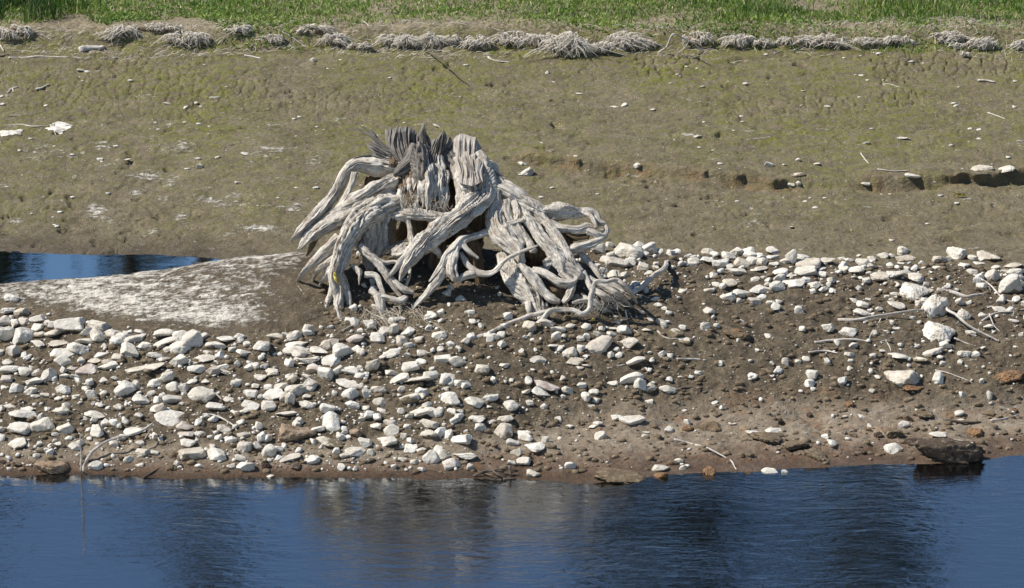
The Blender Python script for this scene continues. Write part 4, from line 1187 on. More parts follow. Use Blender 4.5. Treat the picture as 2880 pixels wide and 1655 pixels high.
part('root', [(1462, 742, 16, -.06), (1492, 775, 16, -.07), (1515, 810, 17, -.08), (1550, 842, 14, -.09), (1574, 850, 7, -.09)])
part('root', [(1498, 760, 12, -.06), (1540, 775, 15, -.08), (1580, 795, 16, -.09), (1612, 792, 12, -.08), (1622, 776, 5, -.06)])
part('root', [(1530, 742, 12, -.03), (1555, 734, 13, -.05), (1592, 750, 18, -.06), (1624, 772, 14, -.06), (1640, 782, 7, -.05)], lump=.3)
part('root', [(1580, 765, 14, -.05), (1610, 800, 12, -.07), (1602, 830, 10, -.08), (1585, 852, 7, -.08)])
part('root', [(1640, 765, 8, -.04), (1656, 795, 9, -.05), (1667, 818, 7, -.05)])
blob('core', 1560, 815, .1, 46, .13, 34, 'wood_brown', 12, .35)
blob('core', 1500, 690, .18, 60, .16, 60, 'wood_brown', 13, .3)
part('root', [(1630, 712, 9, .05), (1673, 756, 9, .03), (1700, 792, 7, .02), (1720, 815, 5, .0)])
part('root', [(1655, 785, 9, -.02), (1700, 808, 10, -.03), (1740, 832, 9, -.02), (1776, 864, 5, 'g')])
part('root', [(1690, 790, 8, .02), (1730, 806, 8, .0), (1752, 822, 5, -.02)])
part('root', [(1640, 835, 12, -.02), (1680, 858, 13, -.02), (1722, 878, 5, 'g')], lump=.4)
part('root', [(1670, 815, 8, -.03), (1712, 838, 8, -.03), (1770, 860, 8, 'g')])
part('root', [(1485, 850, 8, -.04), (1487, 870, 8, -.05), (1490, 888, 4, 'g')])
# thin bent root in front, its two long ends
part('root', [(1790, 852, 5, 'g'), (1767, 813, 7, -.12), (1737, 788, 7.5, -.16), (1706, 793, 7, -.18), (1676, 796, 8, -.18), (1664, 826, 8.5, -.17), (1657, 868, 8, -.14), (1637, 884, 7.5, -.14), (1609, 872, 7, -.14), (1552, 872, 8, -.14), (1522, 901, 8, -.16), (1498, 928, 7.5, -.2), (1481, 968, 7.5, -.27), (1479, 1007, 7, -.34), (1487, 1045, 5, 'g')], groove=.14, lump=.12)
part('root', [(1610, 853, 4, -.16), (1632, 848, 6, -.15), (1657, 845, 7, -.15)], groove=.14)
part('root', [(1550, 871, 7, -.12), (1492, 889, 7.5, -.12), (1437, 908, 8.5, -.16), (1371, 940, 9, -.24), (1300, 972, 9.5, -.33), (1262, 982, 7, 'g')], groove=.14, lump=.10)
# roots that carry the stump from behind
for a in ([(1180, 600, 30, .3), (1130, 660, 24, .5), (1090, 700, 14, .75)], [(1300, 600, 30, .35), (1330, 650, 24, .6), (1350, 690, 14, .85)], [(1240, 620, 30, .25), (1235, 700, 26, .36), (1225, 790, 20, .45), (1220, 835, 12, .5)],
          [(1450, 640, 26, .25), (1480, 690, 20, .45), (1510, 720, 12, .65)]):
    part('root', a, 'wood_brown')

# hair-fine rootlets
def fibre(P, r, n=5, seed=0):
    P, R = catmull(P, np.full(len(P), r), np.linalg.norm(P[-1] - P[0]) / n + 1e-4)
    T, N, B = frames(P)
    R = r * np.linspace(1, .4, len(P))
    ph = np.arange(3) * 2.0944
    V = P[:, None, :] + N[:, None, :] * (np.cos(ph) * R[:, None])[..., None] + B[:, None, :] * (np.sin(ph) * R[:, None])[..., None]
    k = len(P); i = np.arange(k - 1)[:, None] * 3; j = np.arange(3)[None, :]
    Q = np.stack([i + j, i + (j + 1) % 3, i + 3 + (j + 1) % 3, i + 3 + j], -1).reshape(-1, 4)
    return V.reshape(-1, 3), Q


ac = Acc(); tone = []
rr = np.random.default_rng(9)
def fib(u0, v0, d0, u1, v1, d1, r, sag=0.0, g1=False):
    a = at_y(u0, v0, ydef(v0) + d0); b = hit(u1, v1) + np.array([0, 0, .01]) if g1 else at_y(u1, v1, ydef(v1) + d1)
    m1 = a * .65 + b * .35 + rr.normal(size=3) * .018 + np.array([0, 0, -sag]); m2 = a * .3 + b * .7 + rr.normal(size=3) * .018 + np.array([0, 0, -sag])
    V, Q = fibre(np.array([a, m1, m2, b]), r)
    ac.add(V, Q); tone.extend([float(np.clip(rr.normal(.55, .25), 0, 1))] * len(V))
for i in range(150):
    u = rr.uniform(1020, 1190); v = rr.uniform(850, 905)
    fib(u, v, rr.uniform(-.08, .05), u + rr.normal(10, 45), v + rr.uniform(25, 70), 0, rr.uniform(.0011, .0028), g1=True)
for i in range(90):
    u = rr.uniform(1655, 1745); v = rr.uniform(795, 850)
    fib(u, v, rr.uniform(-.08, .05), u + rr.normal(25, 35), v + rr.uniform(10, 60), rr.uniform(-.1, .05), rr.uniform(.0011, .0026), g1=i % 2 == 0)
for i in range(60):
    u = rr.uniform(1540, 1680); v = rr.uniform(850, 880)
    fib(u, v, rr.uniform(-.12, .02), u + rr.normal(0, 10), v + rr.uniform(15, 55), -.05, rr.uniform(.0009, .002))
for i in range(90):
    u = rr.uniform(1130, 1260); v = rr.uniform(540, 590)
    fib(u, v, -.14, u + rr.normal(0, 4), v + rr.uniform(12, 36), -.14, rr.uniform(.001, .0022))
for i in range(70):
    u = rr.uniform(980, 1110); v = rr.uniform(880, 925)
    fib(u, v, -.02, u + rr.normal(-30, 40), v + rr.normal(8, 12), 0, rr.uniform(.001, .0024), g1=True)
o = obj('rootlets', ac.mesh('rootlets', base, attrs={'tone': np.array(tone)[:, None].repeat(3, 1)}), M['straw'], stump)
tag(o, kind='stuff')

# ------------------------------------------------------------------ driftwood
_ds = [900]


def stick(name, src, pts, r, label, mat='stick', cat='stick', branches=(), lift=.0, ends=None, group=None):
    """pts in crop pixels, lying on the ground (third value: height above the ground in metres)"""
    ox, oy, s = src
    def to3(q):
        p = hit(ox + q[0] / s, oy + q[1] / s)
        h = q[2] if len(q) > 2 else 0.0
        if h:   # lifted points stay on their sight line
            d = p - CAM; t = 1 - h / (CAM[2] - p[2]); p = CAM + d * t
        return p
    def build(pp, rr_, parent, nm, b):
        P = np.array([to3(q) for q in pp]); sl_ = np.linalg.norm(P[0] - CAM) / FPX
        R = np.array([rr_ / s * sl_] * len(P)) * np.linspace(1, .62, len(P))
        P[:, 2] += R * .55 + lift
        _ds[0] += 1
        V, F, uv = tube(P, R, seed=_ds[0], step=.016, groove=.2, lump=.3, wob=.012, seg=max(7, int(np.clip(R.max() * 900, 7, 18))))
        return V, F, uv, P
    V, F, uv, P = build(pts, r, None, name, None)
    b0 = np.array([P[0, 0], P[0, 1], P[0, 2]])
    if branches:
        e = empty(name, b0); tag(e, label, cat, group)
        obj('stem', mesh_np('stem', V - b0, F, uv), M[mat], e)
        for bp, br in branches:
            V, F, uv, P = build(bp, br, e, 'branch', b0)
            obj('branch', mesh_np('branch', V - b0, F, uv), M[mat], e)
        return e
    o = obj(name, mesh_np(name, V - b0, F, uv), M[mat]); o.location = b0
    return tag(o, label, cat, group)


stick('log', RT1, [(595, 388), (640, 372), (690, 362), (735, 362), (768, 362)], 24, 'short thick grey log lying high on the mudflat, upper left', 'stick', 'log')
stick('stick', RT1, [(60, 437), (150, 432), (250, 428), (430, 430), (612, 437)], 9, 'long straight pale stick below the grey log, upper left')
stick('stick', RT1, [(845, 434), (950, 431), (1052, 438)], 5, 'thin pale stick right of the long straight stick, upper left')
stick('stick', RT1, [(580, 531), (650, 533), (742, 538)], 8, 'short pale stick lying below the grey log, upper left')
stick('stick', RT1, [(1815, 425), (1870, 430), (1932, 436)], 8, 'short broken pale stick alone on the upper mudflat, left of centre')
stick('stick', RT1, [(268, 668), (310, 655), (368, 634)], 9, 'short thick knobbly stick, second from the left edge of the mudflat')
stick('stick', RT1, [(60, 690), (85, 670), (132, 655)], 10, 'stubby forked white stick near the left edge of the mudflat', branches=[([(85, 670), (95, 685), (100, 690)], 6)])
stick('stick', RT1, [(40, 937), (140, 926), (240, 946), (330, 941), (466, 920)], 6, 'long crooked pale stick above two white patches at left', branches=[([(395, 930), (410, 980), (415, 1045)], 4)])
stick('stick', RT1, [(0, 280), (60, 300)], 4, 'thin stick at the left picture edge under the root mats')
stick('stick', RT1, [(0, 345), (25, 388)], 7, 'short steep white stick at the left picture edge')
stick('stick', RT1, [(0, 420), (70, 412)], 5, 'dark thin stick at the left edge, above the long straight stick', 'stick_dark')
stick('stick', RT1, [(310, 266), (350, 285), (387, 311)], 4, 'thin slanting twig below the root mats, upper left')
stick('stake', RT1, [(450, 240), (442, 200, .03), (435, 168, .06)], 4, 'short pale stake leaning out of the root mats, upper left', cat='stake')
stick('stick', RT1, [(715, 250), (745, 276)], 4, 'tiny slanting stick above the grey log')
stick('stick', RT1, [(2030, 225), (2150, 278), (2270, 356)], 4, 'long thin straw slanting across the root mats, upper centre left')
stick('stick', RT1, [(1370, 470), (1395, 436)], 4, 'tiny upright twig on the upper mudflat, left of centre')
stick('stick', RT1, [(70, 860), (130, 862), (210, 850)], 4, 'thin pale twig above the crooked stick, left')
stick('stake', RT2, [(615, 382), (615, 330, .1), (614, 282, .2)], 6, 'upright white stake standing in front of the root mats, upper centre', cat='stake')
stick('driftwood', RT2, [(725, 388), (745, 352), (800, 340), (850, 333), (895, 326)], 11, 'dark weathered driftwood piece lying in the root mats, upper centre', 'stick_dark', 'driftwood')
stick('stick', RT2, [(1085, 437), (1120, 448), (1252, 466)], 7, 'pale broken stick below the root mats, upper centre', branches=[([(1100, 442), (1085, 430)], 5)])
stick('branch', RT2, [(2350, 402), (2400, 365, .02), (2425, 330, .04), (2462, 268, .07), (2540, 290, .05), (2620, 335, .03), (2690, 388)], 9, 'arched bleached branch propped on the root mats, upper right', cat='branch', branches=[([(2400, 365, .04), (2375, 340, .06)], 5), ([(2580, 310, .1), (2560, 350, .05), (2500, 400)], 5)])
stick('stick', RT2, [(1030, 272), (1130, 306)], 4, 'thin pale stick on top of the root mats, upper centre')
stick('stick', RT2, [(0, 342), (62, 341)], 5, 'short level stick just left of the upper centre root mats')
stick('stick', RT2, [(150, 160), (205, 196)], 6, 'short stick at the grass edge, upper centre left')
stick('stick', RT3, [(300, 252), (420, 263)], 5, 'pale stick on the root mats right of the arched branch')
stick('stick', RT3, [(470, 300), (510, 340), (552, 386)], 4, 'thin twig drooping from the root mats, upper right')
stick('stick', RT3, [(820, 381), (870, 360), (912, 330)], 4, 'thin twig leaning on the rust-stained root mat, upper right')
stick('stick', RT3, [(688, 406), (740, 378)], 5, 'short white stick below the root mats, upper right')
stick('stick', RT3, [(1485, 635), (1550, 632), (1612, 649)], 5, 'slightly bent white stick on the upper right mudflat')
stick('stick', RT3, [(2258, 840), (2320, 860), (2392, 886)], 6, 'straight white stick slanting down on the mudflat, far right')
stick('stick', RT3, [(480, 1046), (560, 1031), (647, 1018)], 5, 'thin straight grey stick on the mudflat, right of the stump')
stick('stick', RT3, [(2200, 612), (2260, 612), (2312, 620)], 9, 'thick pale stick lying level at the far upper right')
stick('stick', RM, [(778, 299), (850, 303), (922, 302)], 4, 'pale level stick on the edge of the undercut step, right')
stick('stick', RM, [(697, 222), (712, 245), (732, 268)], 3.5, 'short bent twig above the undercut step, right')
stick('stick', R7, [(1055, 738), (1200, 741), (1400, 705, .02), (1600, 675, .03), (1745, 655, .03)], 14, 'long thick pale stick leaning against a white-crusted lump, right', branches=[([(1390, 712, .02), (1370, 755), (1350, 792)], 6)])
stick('stick', R7, [(872, 906), (1000, 899), (1150, 891), (1285, 893), (1315, 850, .03), (1338, 814, .05)], 11, 'pale stick bent up at its right end like a hockey stick, right')
stick('stick', R7, [(828, 996), (950, 986), (1052, 1002)], 10, 'short pale stick below the bent-up one, right', branches=[([(945, 987), (955, 968, .02)], 4)])
stick('stick', R7, [(1388, 902), (1440, 886), (1502, 864)], 5, 'small forked twig in front of the white-crusted lumps, right', branches=[([(1440, 886), (1458, 930), (1472, 988)], 6)])
stick('stick', R7, [(1880, 605, .03), (2000, 722, .04), (2130, 812, .02), (2322, 907)], 13, 'long straight pale stick slanting down from the debris ridge, right', branches=[([(2010, 735, .03), (1985, 770)], 5)])
stick('stick', R7, [(1828, 505), (1960, 522), (2060, 548), (2130, 540), (2205, 528)], 17, 'thick crooked pale stick behind the debris ridge, right')
stick('stick', R7, [(2108, 370), (2250, 462), (2370, 577), (2525, 592)], 8, 'thin pale stick bent at its foot, near the right picture edge')
stick('stick', R7, [(2183, 742), (2300, 682), (2420, 667), (2530, 648)], 10, 'branched pale stick reaching the right picture edge', branches=[([(2250, 690, .01), (2270, 770), (2332, 826)], 6), ([(2440, 598, .08), (2440, 680, .01), (2398, 732)], 6)])
stick('stick', R7, [(1950, 620), (2100, 652), (2250, 692)], 5, 'thin stick lying across the gap between the slanting stick and the branched stick, right')
stick('stick', R7, [(1965, 884, .02), (2050, 912), (2142, 937)], 8, 'short pale stick below the lowest white-crusted lump, right')
stick('stick', R7, [(1820, 1130), (1920, 1152), (2012, 1190), (2112, 1238)], 6, 'thin grey twig on bare mud right of the white-topped boulder', branches=[([(1910, 1150), (1915, 1132)], 3)])
stick('stick', R7, [(1295, 308), (1380, 312), (1472, 326)], 5, 'thin twig among the stones of the far right crest')
stick('stick', R8, [(765, 455), (775, 425), (800, 412), (845, 412)], 5, 'small curled reed stem on the sandy beach')
stick('stick', R8, [(780, 468), (840, 483), (900, 472), (972, 458)], 4, 'thin reed stem below the curled one on the sandy beach')
stick('log', R8, [(1498, 420), (1600, 424), (1712, 430)], 12, 'short brown log on the sand above the dark mud mound', 'stick_dark', 'log')
stick('stick', R8, [(1800, 421), (1880, 402), (1957, 376)], 8, 'pale stick on the beach at the right picture edge')
stick('stick', R8, [(1800, 312), (1880, 305), (1950, 308)], 6, 'thin dark stick beside a pointed stone, right edge of the beach', 'stick_dark')
stick('bent_stick', R6, [(512, 738), (532, 680), (600, 592, .03), (720, 527, .05), (850, 497, .06), (958, 434, .05)], 12, 'curved grey stick rising from the left waterline', cat='stick', branches=[([(958, 436, .05), (935, 480, .03), (908, 532)], 5)])
stick('twig', R6, [(514, 730), (502, 600, .16), (500, 503, .30)], 6.5, 'thin upright twig standing at the left waterline', cat='twig')
stick('twig', R6, [(900, 406), (1000, 430), (1132, 472)], 5, 'thin dark twig right of the curved stick, lower left', cat='twig', mat='stick_dark')
stick('twig', R6, [(1205, 376), (1330, 382), (1440, 427), (1482, 477)], 7, 'bent pale twig on the mud left of the rust-brown boulder', cat='twig')
stick('twig', R6, [(1330, 226), (1385, 280), (1385, 317)], 5, 'short bent twig beside the notched pale boulder', cat='twig')
stick('twig', R6, [(898, 768), (1000, 712), (1105, 690)], 6, 'dark wet twig at the left waterline', cat='twig', mat='stick_dark')
stick('twig', RB, [(805, 577), (870, 592), (940, 616), (1050, 665), (1083, 716)], 5, 'long thin stem curving down across the sand into the water', cat='twig')
stick('twig', RB, [(812, 218), (900, 217), (1030, 223)], 6, 'pale straight twig on brown mud right of centre', cat='twig')
stick('twig', RB, [(503, 249), (580, 239)], 5, 'short twig left of an oblong white stone, right of centre', cat='twig')
stick('twig', RB, [(768, 382), (820, 350), (872, 340)], 6, 'dark forked twig by a white stone, right of centre', cat='twig', mat='stick_dark', branches=[([(820, 350), (845, 362)], 4)])
stick('twig', RB, [(718, 84), (762, 121), (817, 128)], 4.5, 'thin bent twig among stones right of the stump foot', cat='twig')
stick('twig', RA, [(573, 737), (650, 716), (737, 731)], 4, 'dark arched twig at the waterline below the stump', cat='twig', mat='stick_dark')
stick('twig', RA, [(213, 684), (280, 680), (357, 673)], 5, 'rusty straight twig at the waterline left of centre', cat='twig', mat='stick_dark')
tw = stick('twig_tangle', RA, [(855, 748), (930, 721, .02), (1065, 742)], 6, 'tangle of dark wet twigs at the waterline below the stump', cat='twigs', mat='stick_dark',
      branches=[([(925, 700, .03), (960, 730, .02), (1005, 752)], 6), ([(1015, 700, .05), (1025, 745)], 8), ([(900, 735), (980, 712, .03), (1060, 718)], 5), ([(880, 720, .01), (940, 742, .01), (1000, 738)], 4), ([(985, 760), (1045, 755)], 6)])
stick('branch', RZ, [(1650, 692), (1740, 642, .015), (1860, 532, .03), (1960, 430, .05), (1985, 295, .07)], 30, 'stout bent bleached branch rising from stones right of the stump', cat='branch')
stick('twig', RZ, [(1580, 832, .05), (1620, 970), (1712, 1055)], 8, 'thin pale twig at the right foot of the stump', cat='twig')
stick('twig', RZ, [(1360, 560, .05), (1395, 470, .08), (1422, 378, .1)], 8, 'thin twig standing up behind the right roots of the stump', cat='twig')
stick('twig', RZ, [(1690, 712), (1810, 732)], 7, 'short straight twig beside the stout bent branch', cat='twig')
stick('twig', (780, 620, 3.64), [(140, 560), (200, 640), (252, 732)], 6, 'thin twig on the white mound left of the stump', cat='twig')
stick('twig', (780, 620, 3.64), [(680, 1150), (780, 1085), (900, 1040), (1010, 1020)], 8, 'pale twig on rubble below the left root of the stump', cat='twig')

# two white dried patches high on the left flat: thin curled crusts
for (cx, cy, w, h, lb) in ((440, 955, 200, 42, 'flat white dried crust under the crooked stick, left mudflat'), (82, 990, 170, 36, 'flat white dried crust at the left picture edge')):
    g = hit(cx / 2.64, cy / 2.64); s = np.linalg.norm(g - CAM) / FPX / 2.64
    d, f = ICO3
    ang = np.arctan2(d[:, 1], d[:, 0]); rr_ = 1 + .35 * noise2(np.cos(ang) * 2 + cx, np.sin(ang) * 2, 5) + .15 * noise2(np.cos(ang) * 6, np.sin(ang) * 6, 6)
    V = d * rr_[:, None] * np.array([w * s * .5, h * s * 1.6, .012])
    V = V + g; V[:, 2] += Hq(V[:, 0], V[:, 1]) - g[2] + .004
    o = obj('dried_crust', mesh_np('dried_crust', V - g, f), M['stone_crust']); o.location = g
    tag(o, lb, 'crust')

# ------------------------------------------------------------------ bleached root mats hanging over the top of the mudflat
def root_mat(src, cx, cy, w, h, label, seed, n=170):
    ox, oy, s = src
    r = np.random.default_rng(seed)
    u, v = ox + cx / s, oy + cy / s
    g = hit(u, v + .46 * h / s); sl_ = np.linalg.norm(g - CAM) / FPX / s
    W_, H_ = w * sl_, h * sl_
    e = empty('root_mat', g); tag(e, label, 'root mat', 'bleached root mats along the top of the mudflat')
    # clump of soil inside
    d, f = ICO3
    rad = 1 + .25 * fbm3(d * 2 + seed, seed, 3)
    soil_V = d * rad[:, None] * np.array([W_ * .40, H_ * .40, H_ * .36]) + np.array([0, H_ * .48, H_ * .26])
    obj('soil_clump', mesh_np('soil_clump', soil_V, f), M['clod'], e)
    ac = Acc(); tn = []
    n *= 2; ca_, ce_, cdx = 0, 0, 0
    for i in range(n):
        if i % 7 == 0:      # strands come in locks
            ca_ = r.uniform(-1, 1); ce_ = r.uniform(.05, 1.5); cdx = r.normal(0, .6); cl = r.uniform(.4, 1.3)
        a = np.clip(ca_ + r.normal(0, .045), -1, 1); el = np.clip(ce_ + r.normal(0, .12), .02, 1.55)
        if fbm2(np.array([a * 3.2 + seed]), np.array([el * 2.2]), seed, 2)[0] < -.12: continue
        x0 = a * W_ * .5; c = math.sqrt(max(.05, 1 - a * a))
        p0 = np.array([x0, H_ * .40 - math.cos(el) * H_ * .46 * c, H_ * .40 + math.sin(el) * H_ * .5 * c])
        ln = H_ * r.uniform(.35, .9) * cl
        dx = (cdx + r.normal(0, .3)) * ln
        dn = np.array([dx, -ln * r.uniform(.1, .5), -ln * r.uniform(.15, .9)])
        p3 = p0 + dn; p3[2] = max(p3[2], .004)
        m1 = p0 * .7 + p3 * .3 + np.array([r.normal(0, .012), -r.uniform(.0, .02), r.uniform(.0, .025)])
        m2 = p0 * .3 + p3 * .7 + np.array([r.normal(0, .012), -r.uniform(.0, .02), r.uniform(.0, .015)])
        V, Q = fibre(np.array([p0, m1, m2, p3]), r.uniform(.0022, .0060), 4)
        ac.add(V, Q); tn.extend([float(np.clip(r.normal(.82, .22), 0, 1))] * len(V))
    o = obj('root_fibres', ac.mesh('root_fibres', attrs={'tone': np.array(tn)[:, None].repeat(3, 1)}), M['straw'], e)
    tag(o, kind='stuff')


MATS = [(RT1, 100, 250, 300, 110, 'ragged low root mat at the left picture edge under the tall grass'), (RT1, 900, 250, 220, 110, 'root mat just left of the big tufted one, upper left'),
 (RT1, 1380, 300, 350, 120, 'big shaggy root mat with a dark hollow, upper left'), (RT1, 1150, 215, 400, 70, 'long flat mat of straw below the green leaf patch, upper left'),
 (RT1, 1760, 235, 200, 80, 'root mat under the big green leaf patch, upper left'), (RT1, 2030, 305, 160, 80, 'small round root mat crossed by a thin straw'),
 (RT1, 2350, 235, 220, 90, 'root mat right behind the small round one'), (RT1, 2490, 305, 200, 100, 'root mat above a short level stick, upper centre left'),
 (RT2, 150, 350, 170, 60, 'low root mat left of the upright white stake, first of the centre row'), (RT2, 345, 300, 110, 90, 'narrow root mat second left of the upright stake'),
 (RT2, 480, 320, 230, 110, 'broad root mat just left of the upright white stake'), (RT2, 670, 310, 130, 120, 'root mat just right of the upright white stake'),
 (RT2, 830, 310, 130, 70, 'root mat behind the dark driftwood piece'), (RT2, 1020, 325, 200, 110, 'root mat right of the dark driftwood piece'),
 (RT2, 1280, 300, 250, 130, 'tall root mat left of the largest one'), (RT2, 1500, 310, 200, 130, 'root mat adjoining the largest one on its left'), (RT2, 1680, 335, 290, 190, 'largest root mat, shaggy with a dark hollow at its right'),
 (RT2, 1935, 365, 210, 100, 'root mat right below the largest one'), (RT2, 2100, 305, 230, 140, 'tall root mat between the largest one and the arched branch'),
 (RT2, 2275, 340, 130, 70, 'small root mat just left of the arched branch'), (RT3, 100, 300, 210, 130, 'root mat under the arched branch'),
 (RT3, 420, 310, 210, 110, 'root mat right of the arched branch with bundled stems'), (RT3, 600, 325, 170, 70, 'low root mat above a short white stick'),
 (RT3, 850, 310, 240, 90, 'root mat left of the rust-stained one, upper right'), (RT3, 1090, 315, 260, 120, 'rust-stained root mat with twig leaning on it, upper right'),
 (RT3, 1380, 320, 260, 90, 'wide low root mat right of the rust-stained one'), (RT3, 1600, 310, 170, 80, 'small root mat at the gap in the row, upper right'),
 (RT3, 1980, 285, 220, 90, 'root mat after the gap, upper right'), (RT3, 2040, 350, 100, 45, 'small low root mat below its neighbour after the gap'),
 (RT3, 2230, 330, 220, 100, 'root mat second from the right picture edge'), (RT3, 2500, 345, 120, 80, 'root mat at the right picture edge'), (RT3, 2100, 410, 75, 38, 'single small tuft of roots lying out on the mudflat, upper right')]
for i, q in enumerate(MATS):
    root_mat(q[0], q[1], q[2], q[3], q[4], q[5], 700 + i, n=int(50 + q[3] * q[4] * .0042))

# loose straw along the top edge
ac = Acc(); tn = []
r = np.random.default_rng(44)
for i in range(3600):
    x = r.uniform(-6.2, 6.2); y = r.uniform(6.95, 7.6) + .12 * math.sin(x * 2.1)
    if fbm2(np.array([x * .8]), np.array([y * 2.]), 55, 3)[0] < r.uniform(-.5, .25): continue
    z = float(Hq(x, y)[0]); a = r.normal(0, 1.0); l = r.uniform(.03, .12)
    d = np.array([math.cos(a) * l, math.sin(a) * l * .6, 0]);
    p0 = np.array([x, y, z + .006]); p3 = p0 + d; p3[2] = float(Hq(p3[0], p3[1])[0]) + r.uniform(.004, .03)
    m = (p0 + p3) / 2 + np.array([0, 0, r.uniform(0, .02)])
    m[2] = max(m[2], float(Hq(m[0], m[1])[0]) + .006)
    V, Q = fibre(np.array([p0, m, p3]), r.uniform(.0012, .003), 3)
    ac.add(V, Q); tn.extend([float(np.clip(r.normal(.78, .22), 0, 1))] * len(V))
o = obj('loose_straw', ac.mesh('loose_straw', attrs={'tone': np.array(tn)[:, None].repeat(3, 1)}), M['straw'])
tag(o, 'loose dry straw strewn along the foot of the meadow', 'straw', kind='stuff')

# ------------------------------------------------------------------ meadow
def blades(n, x0, x1, y0, y1, hmin, hmax, wid, seed, dens, tone0, lean=.35, leafy=False):
    r = np.random.default_rng(seed)
    x = r.uniform(x0, x1, n); y = r.uniform(y0, y1, n)
    k = r.uniform(size=n) < dens(x, y)
    x, y = x[k], y[k]; n = len(x)
    z = Hq(x, y)
    h = r.uniform(hmin, hmax, n) * (1 + .5 * fbm2(x * 1.7, y * 1.7, 12, 3)); w = wid * r.uniform(.6, 1.3, n)
    a = r.uniform(0, 6.283, n); la = r.uniform(0, 6.283, n); ln = h * lean * r.uniform(.3, 1.6, n)
    dx, dy = np.cos(a) * w, np.sin(a) * w * .6
    lx_, ly_ = np.cos(la) * ln, np.sin(la) * ln
    b = np.stack([x, y, z - .005], -1)
    side = np.stack([dx, dy, 0 * dx], -1)
    m = b + np.stack([lx_ * .35, ly_ * .35, h * .62], -1)
    t = b + np.stack([lx_, ly_, h * (1 if not leafy else .85)], -1)
    V = np.stack([b - side * .6, b + side * .6, m - side, m + side, t], 1).reshape(-1, 3)
    i = np.arange(n)[:, None] * 5
    Q = i + np.array([[0, 1, 3, 2]]); T = i + np.array([[2, 3, 4]])
    tone = np.clip(r.normal(tone0, .16, n) + .22 * fbm2(x * 2.2, y * 3, 15, 3), 0, .95)
    dead = r.uniform(size=n) < .05
    tone = np.where(dead, 1.0, tone)
    return V, Q, T, np.repeat(tone, 5)


def edge_y(x):       # where the green begins, from left to right
    u = np.asarray(x) / 31.8 * FPX + 1440
    row = np.interp(u / D, [-300, 0, 100, 170, 260, 330, 430, 500, 560, 760, 830, 960, 1050, 1200, 1500, 1800, 2050, 2300, 2534, 2800], [62, 60, 55, 38, 62, 55, 40, 52, 74, 78, 62, 60, 58, 62, 72, 76, 82, 92, 86, 85])
    th = math.radians(16) + np.arctan((row * D - 827.5) / FPX)
    return (7.5 - 1.27) / np.tan(th) - 24


def dens_g(x, y):
    e = y - edge_y(x) + .16 * fbm2(x * 2.5, y * 2.5, 16, 3)
    return sstep(-.10, .16, e) * np.clip(.52 + 1.3 * fbm2(x * 1.3, y * 1.8, 18, 3) + .25 * sstep(.2, .9, e), .06, 1)


parts_ = [blades(120000, -6.6, 6.6, 7.05, 10.2, .02, .055, .0062, 61, dens_g, .68, .9), blades(26000, -6.6, 6.6, 7.3, 11, .04, .10, .0048, 62, lambda x, y: dens_g(x, y) * sstep(.15, .8, y - edge_y(x)) * .6, .6, .6),
          blades(9000, -6.4, -3.9, 7.2, 9, .10, .24, .0045, 63, lambda x, y: sstep(.0, .15, y - edge_y(x) + .02) * (fbm2(x * 2, y * 2, 3, 2) > -.15) * (1 - sstep(-4.7, -4.1, x)), .22, .35),
          blades(9000, 1.6, 6.4, 7.6, 9.5, .07, .15, .0045, 64, lambda x, y: (fbm2(x * 1.5, y * 2, 23, 2) > .12) * .5, .38, .4)]
# broad-leaved patch at the grass edge, left of centre
lp = lambda x, y: sstep(0, .12, y - edge_y(x) + .05) * np.clip(np.exp(-((x + 2.9) / .75) ** 2) + np.exp(-((x + 4.05) / .35) ** 2) + .25 * (fbm2(x * 1.1, y, 33, 2) > .1), 0, 1) * (1 - sstep(.55, .8, y - edge_y(x)))
parts_.append(blades(34000, -6, 6, 7.1, 9, .02, .05, .0105, 65, lp, .70, 1.4, True))
ac = Acc(); tn = []
for V, Q, T, t in parts_:
    ac.add(V, [Q, T]); tn.append(t)
o = obj('meadow_grass', ac.mesh('meadow_grass', attrs={'tone': np.concatenate(tn)[:, None].repeat(3, 1)}), M['grass'])
tag(o, 'short green meadow grass and leaves along the top of the bank', 'grass', kind='stuff')

# ------------------------------------------------------------------ birds
def mat_bird(name, belly, back, streak, streak_amt):
    m, nt, out = new_mat(name); k = NT(nt)
    tc = k.n('TexCoord'); Pq = tc.outputs['Object']
    sp = k.n('SeparateXYZ'); k.link(Pq, sp.inputs[0])
    n1 = k.noise(k.scale(Pq, (25, 130, 60)), 1.0, 3, .6); n2 = k.noise(Pq, 160, 2)
    bk = k.math('ADD', k.math('MULTIPLY', sp.outputs[2], 45.0), k.math('MULTIPLY', k.math('SUBTRACT', n2, .5), .5))
    col = k.mix(k.ramp(bk, [(.25, 0), (.55, 1)]), belly, back)
    col = k.mix(k.math('MULTIPLY', k.ramp(n1, [(.48, 0), (.58, streak_amt)]), k.ramp(bk, [(.0, 0), (.4, 1)])), col, streak)
    k.bsdf(out, col, .8, None, .15)
    return m


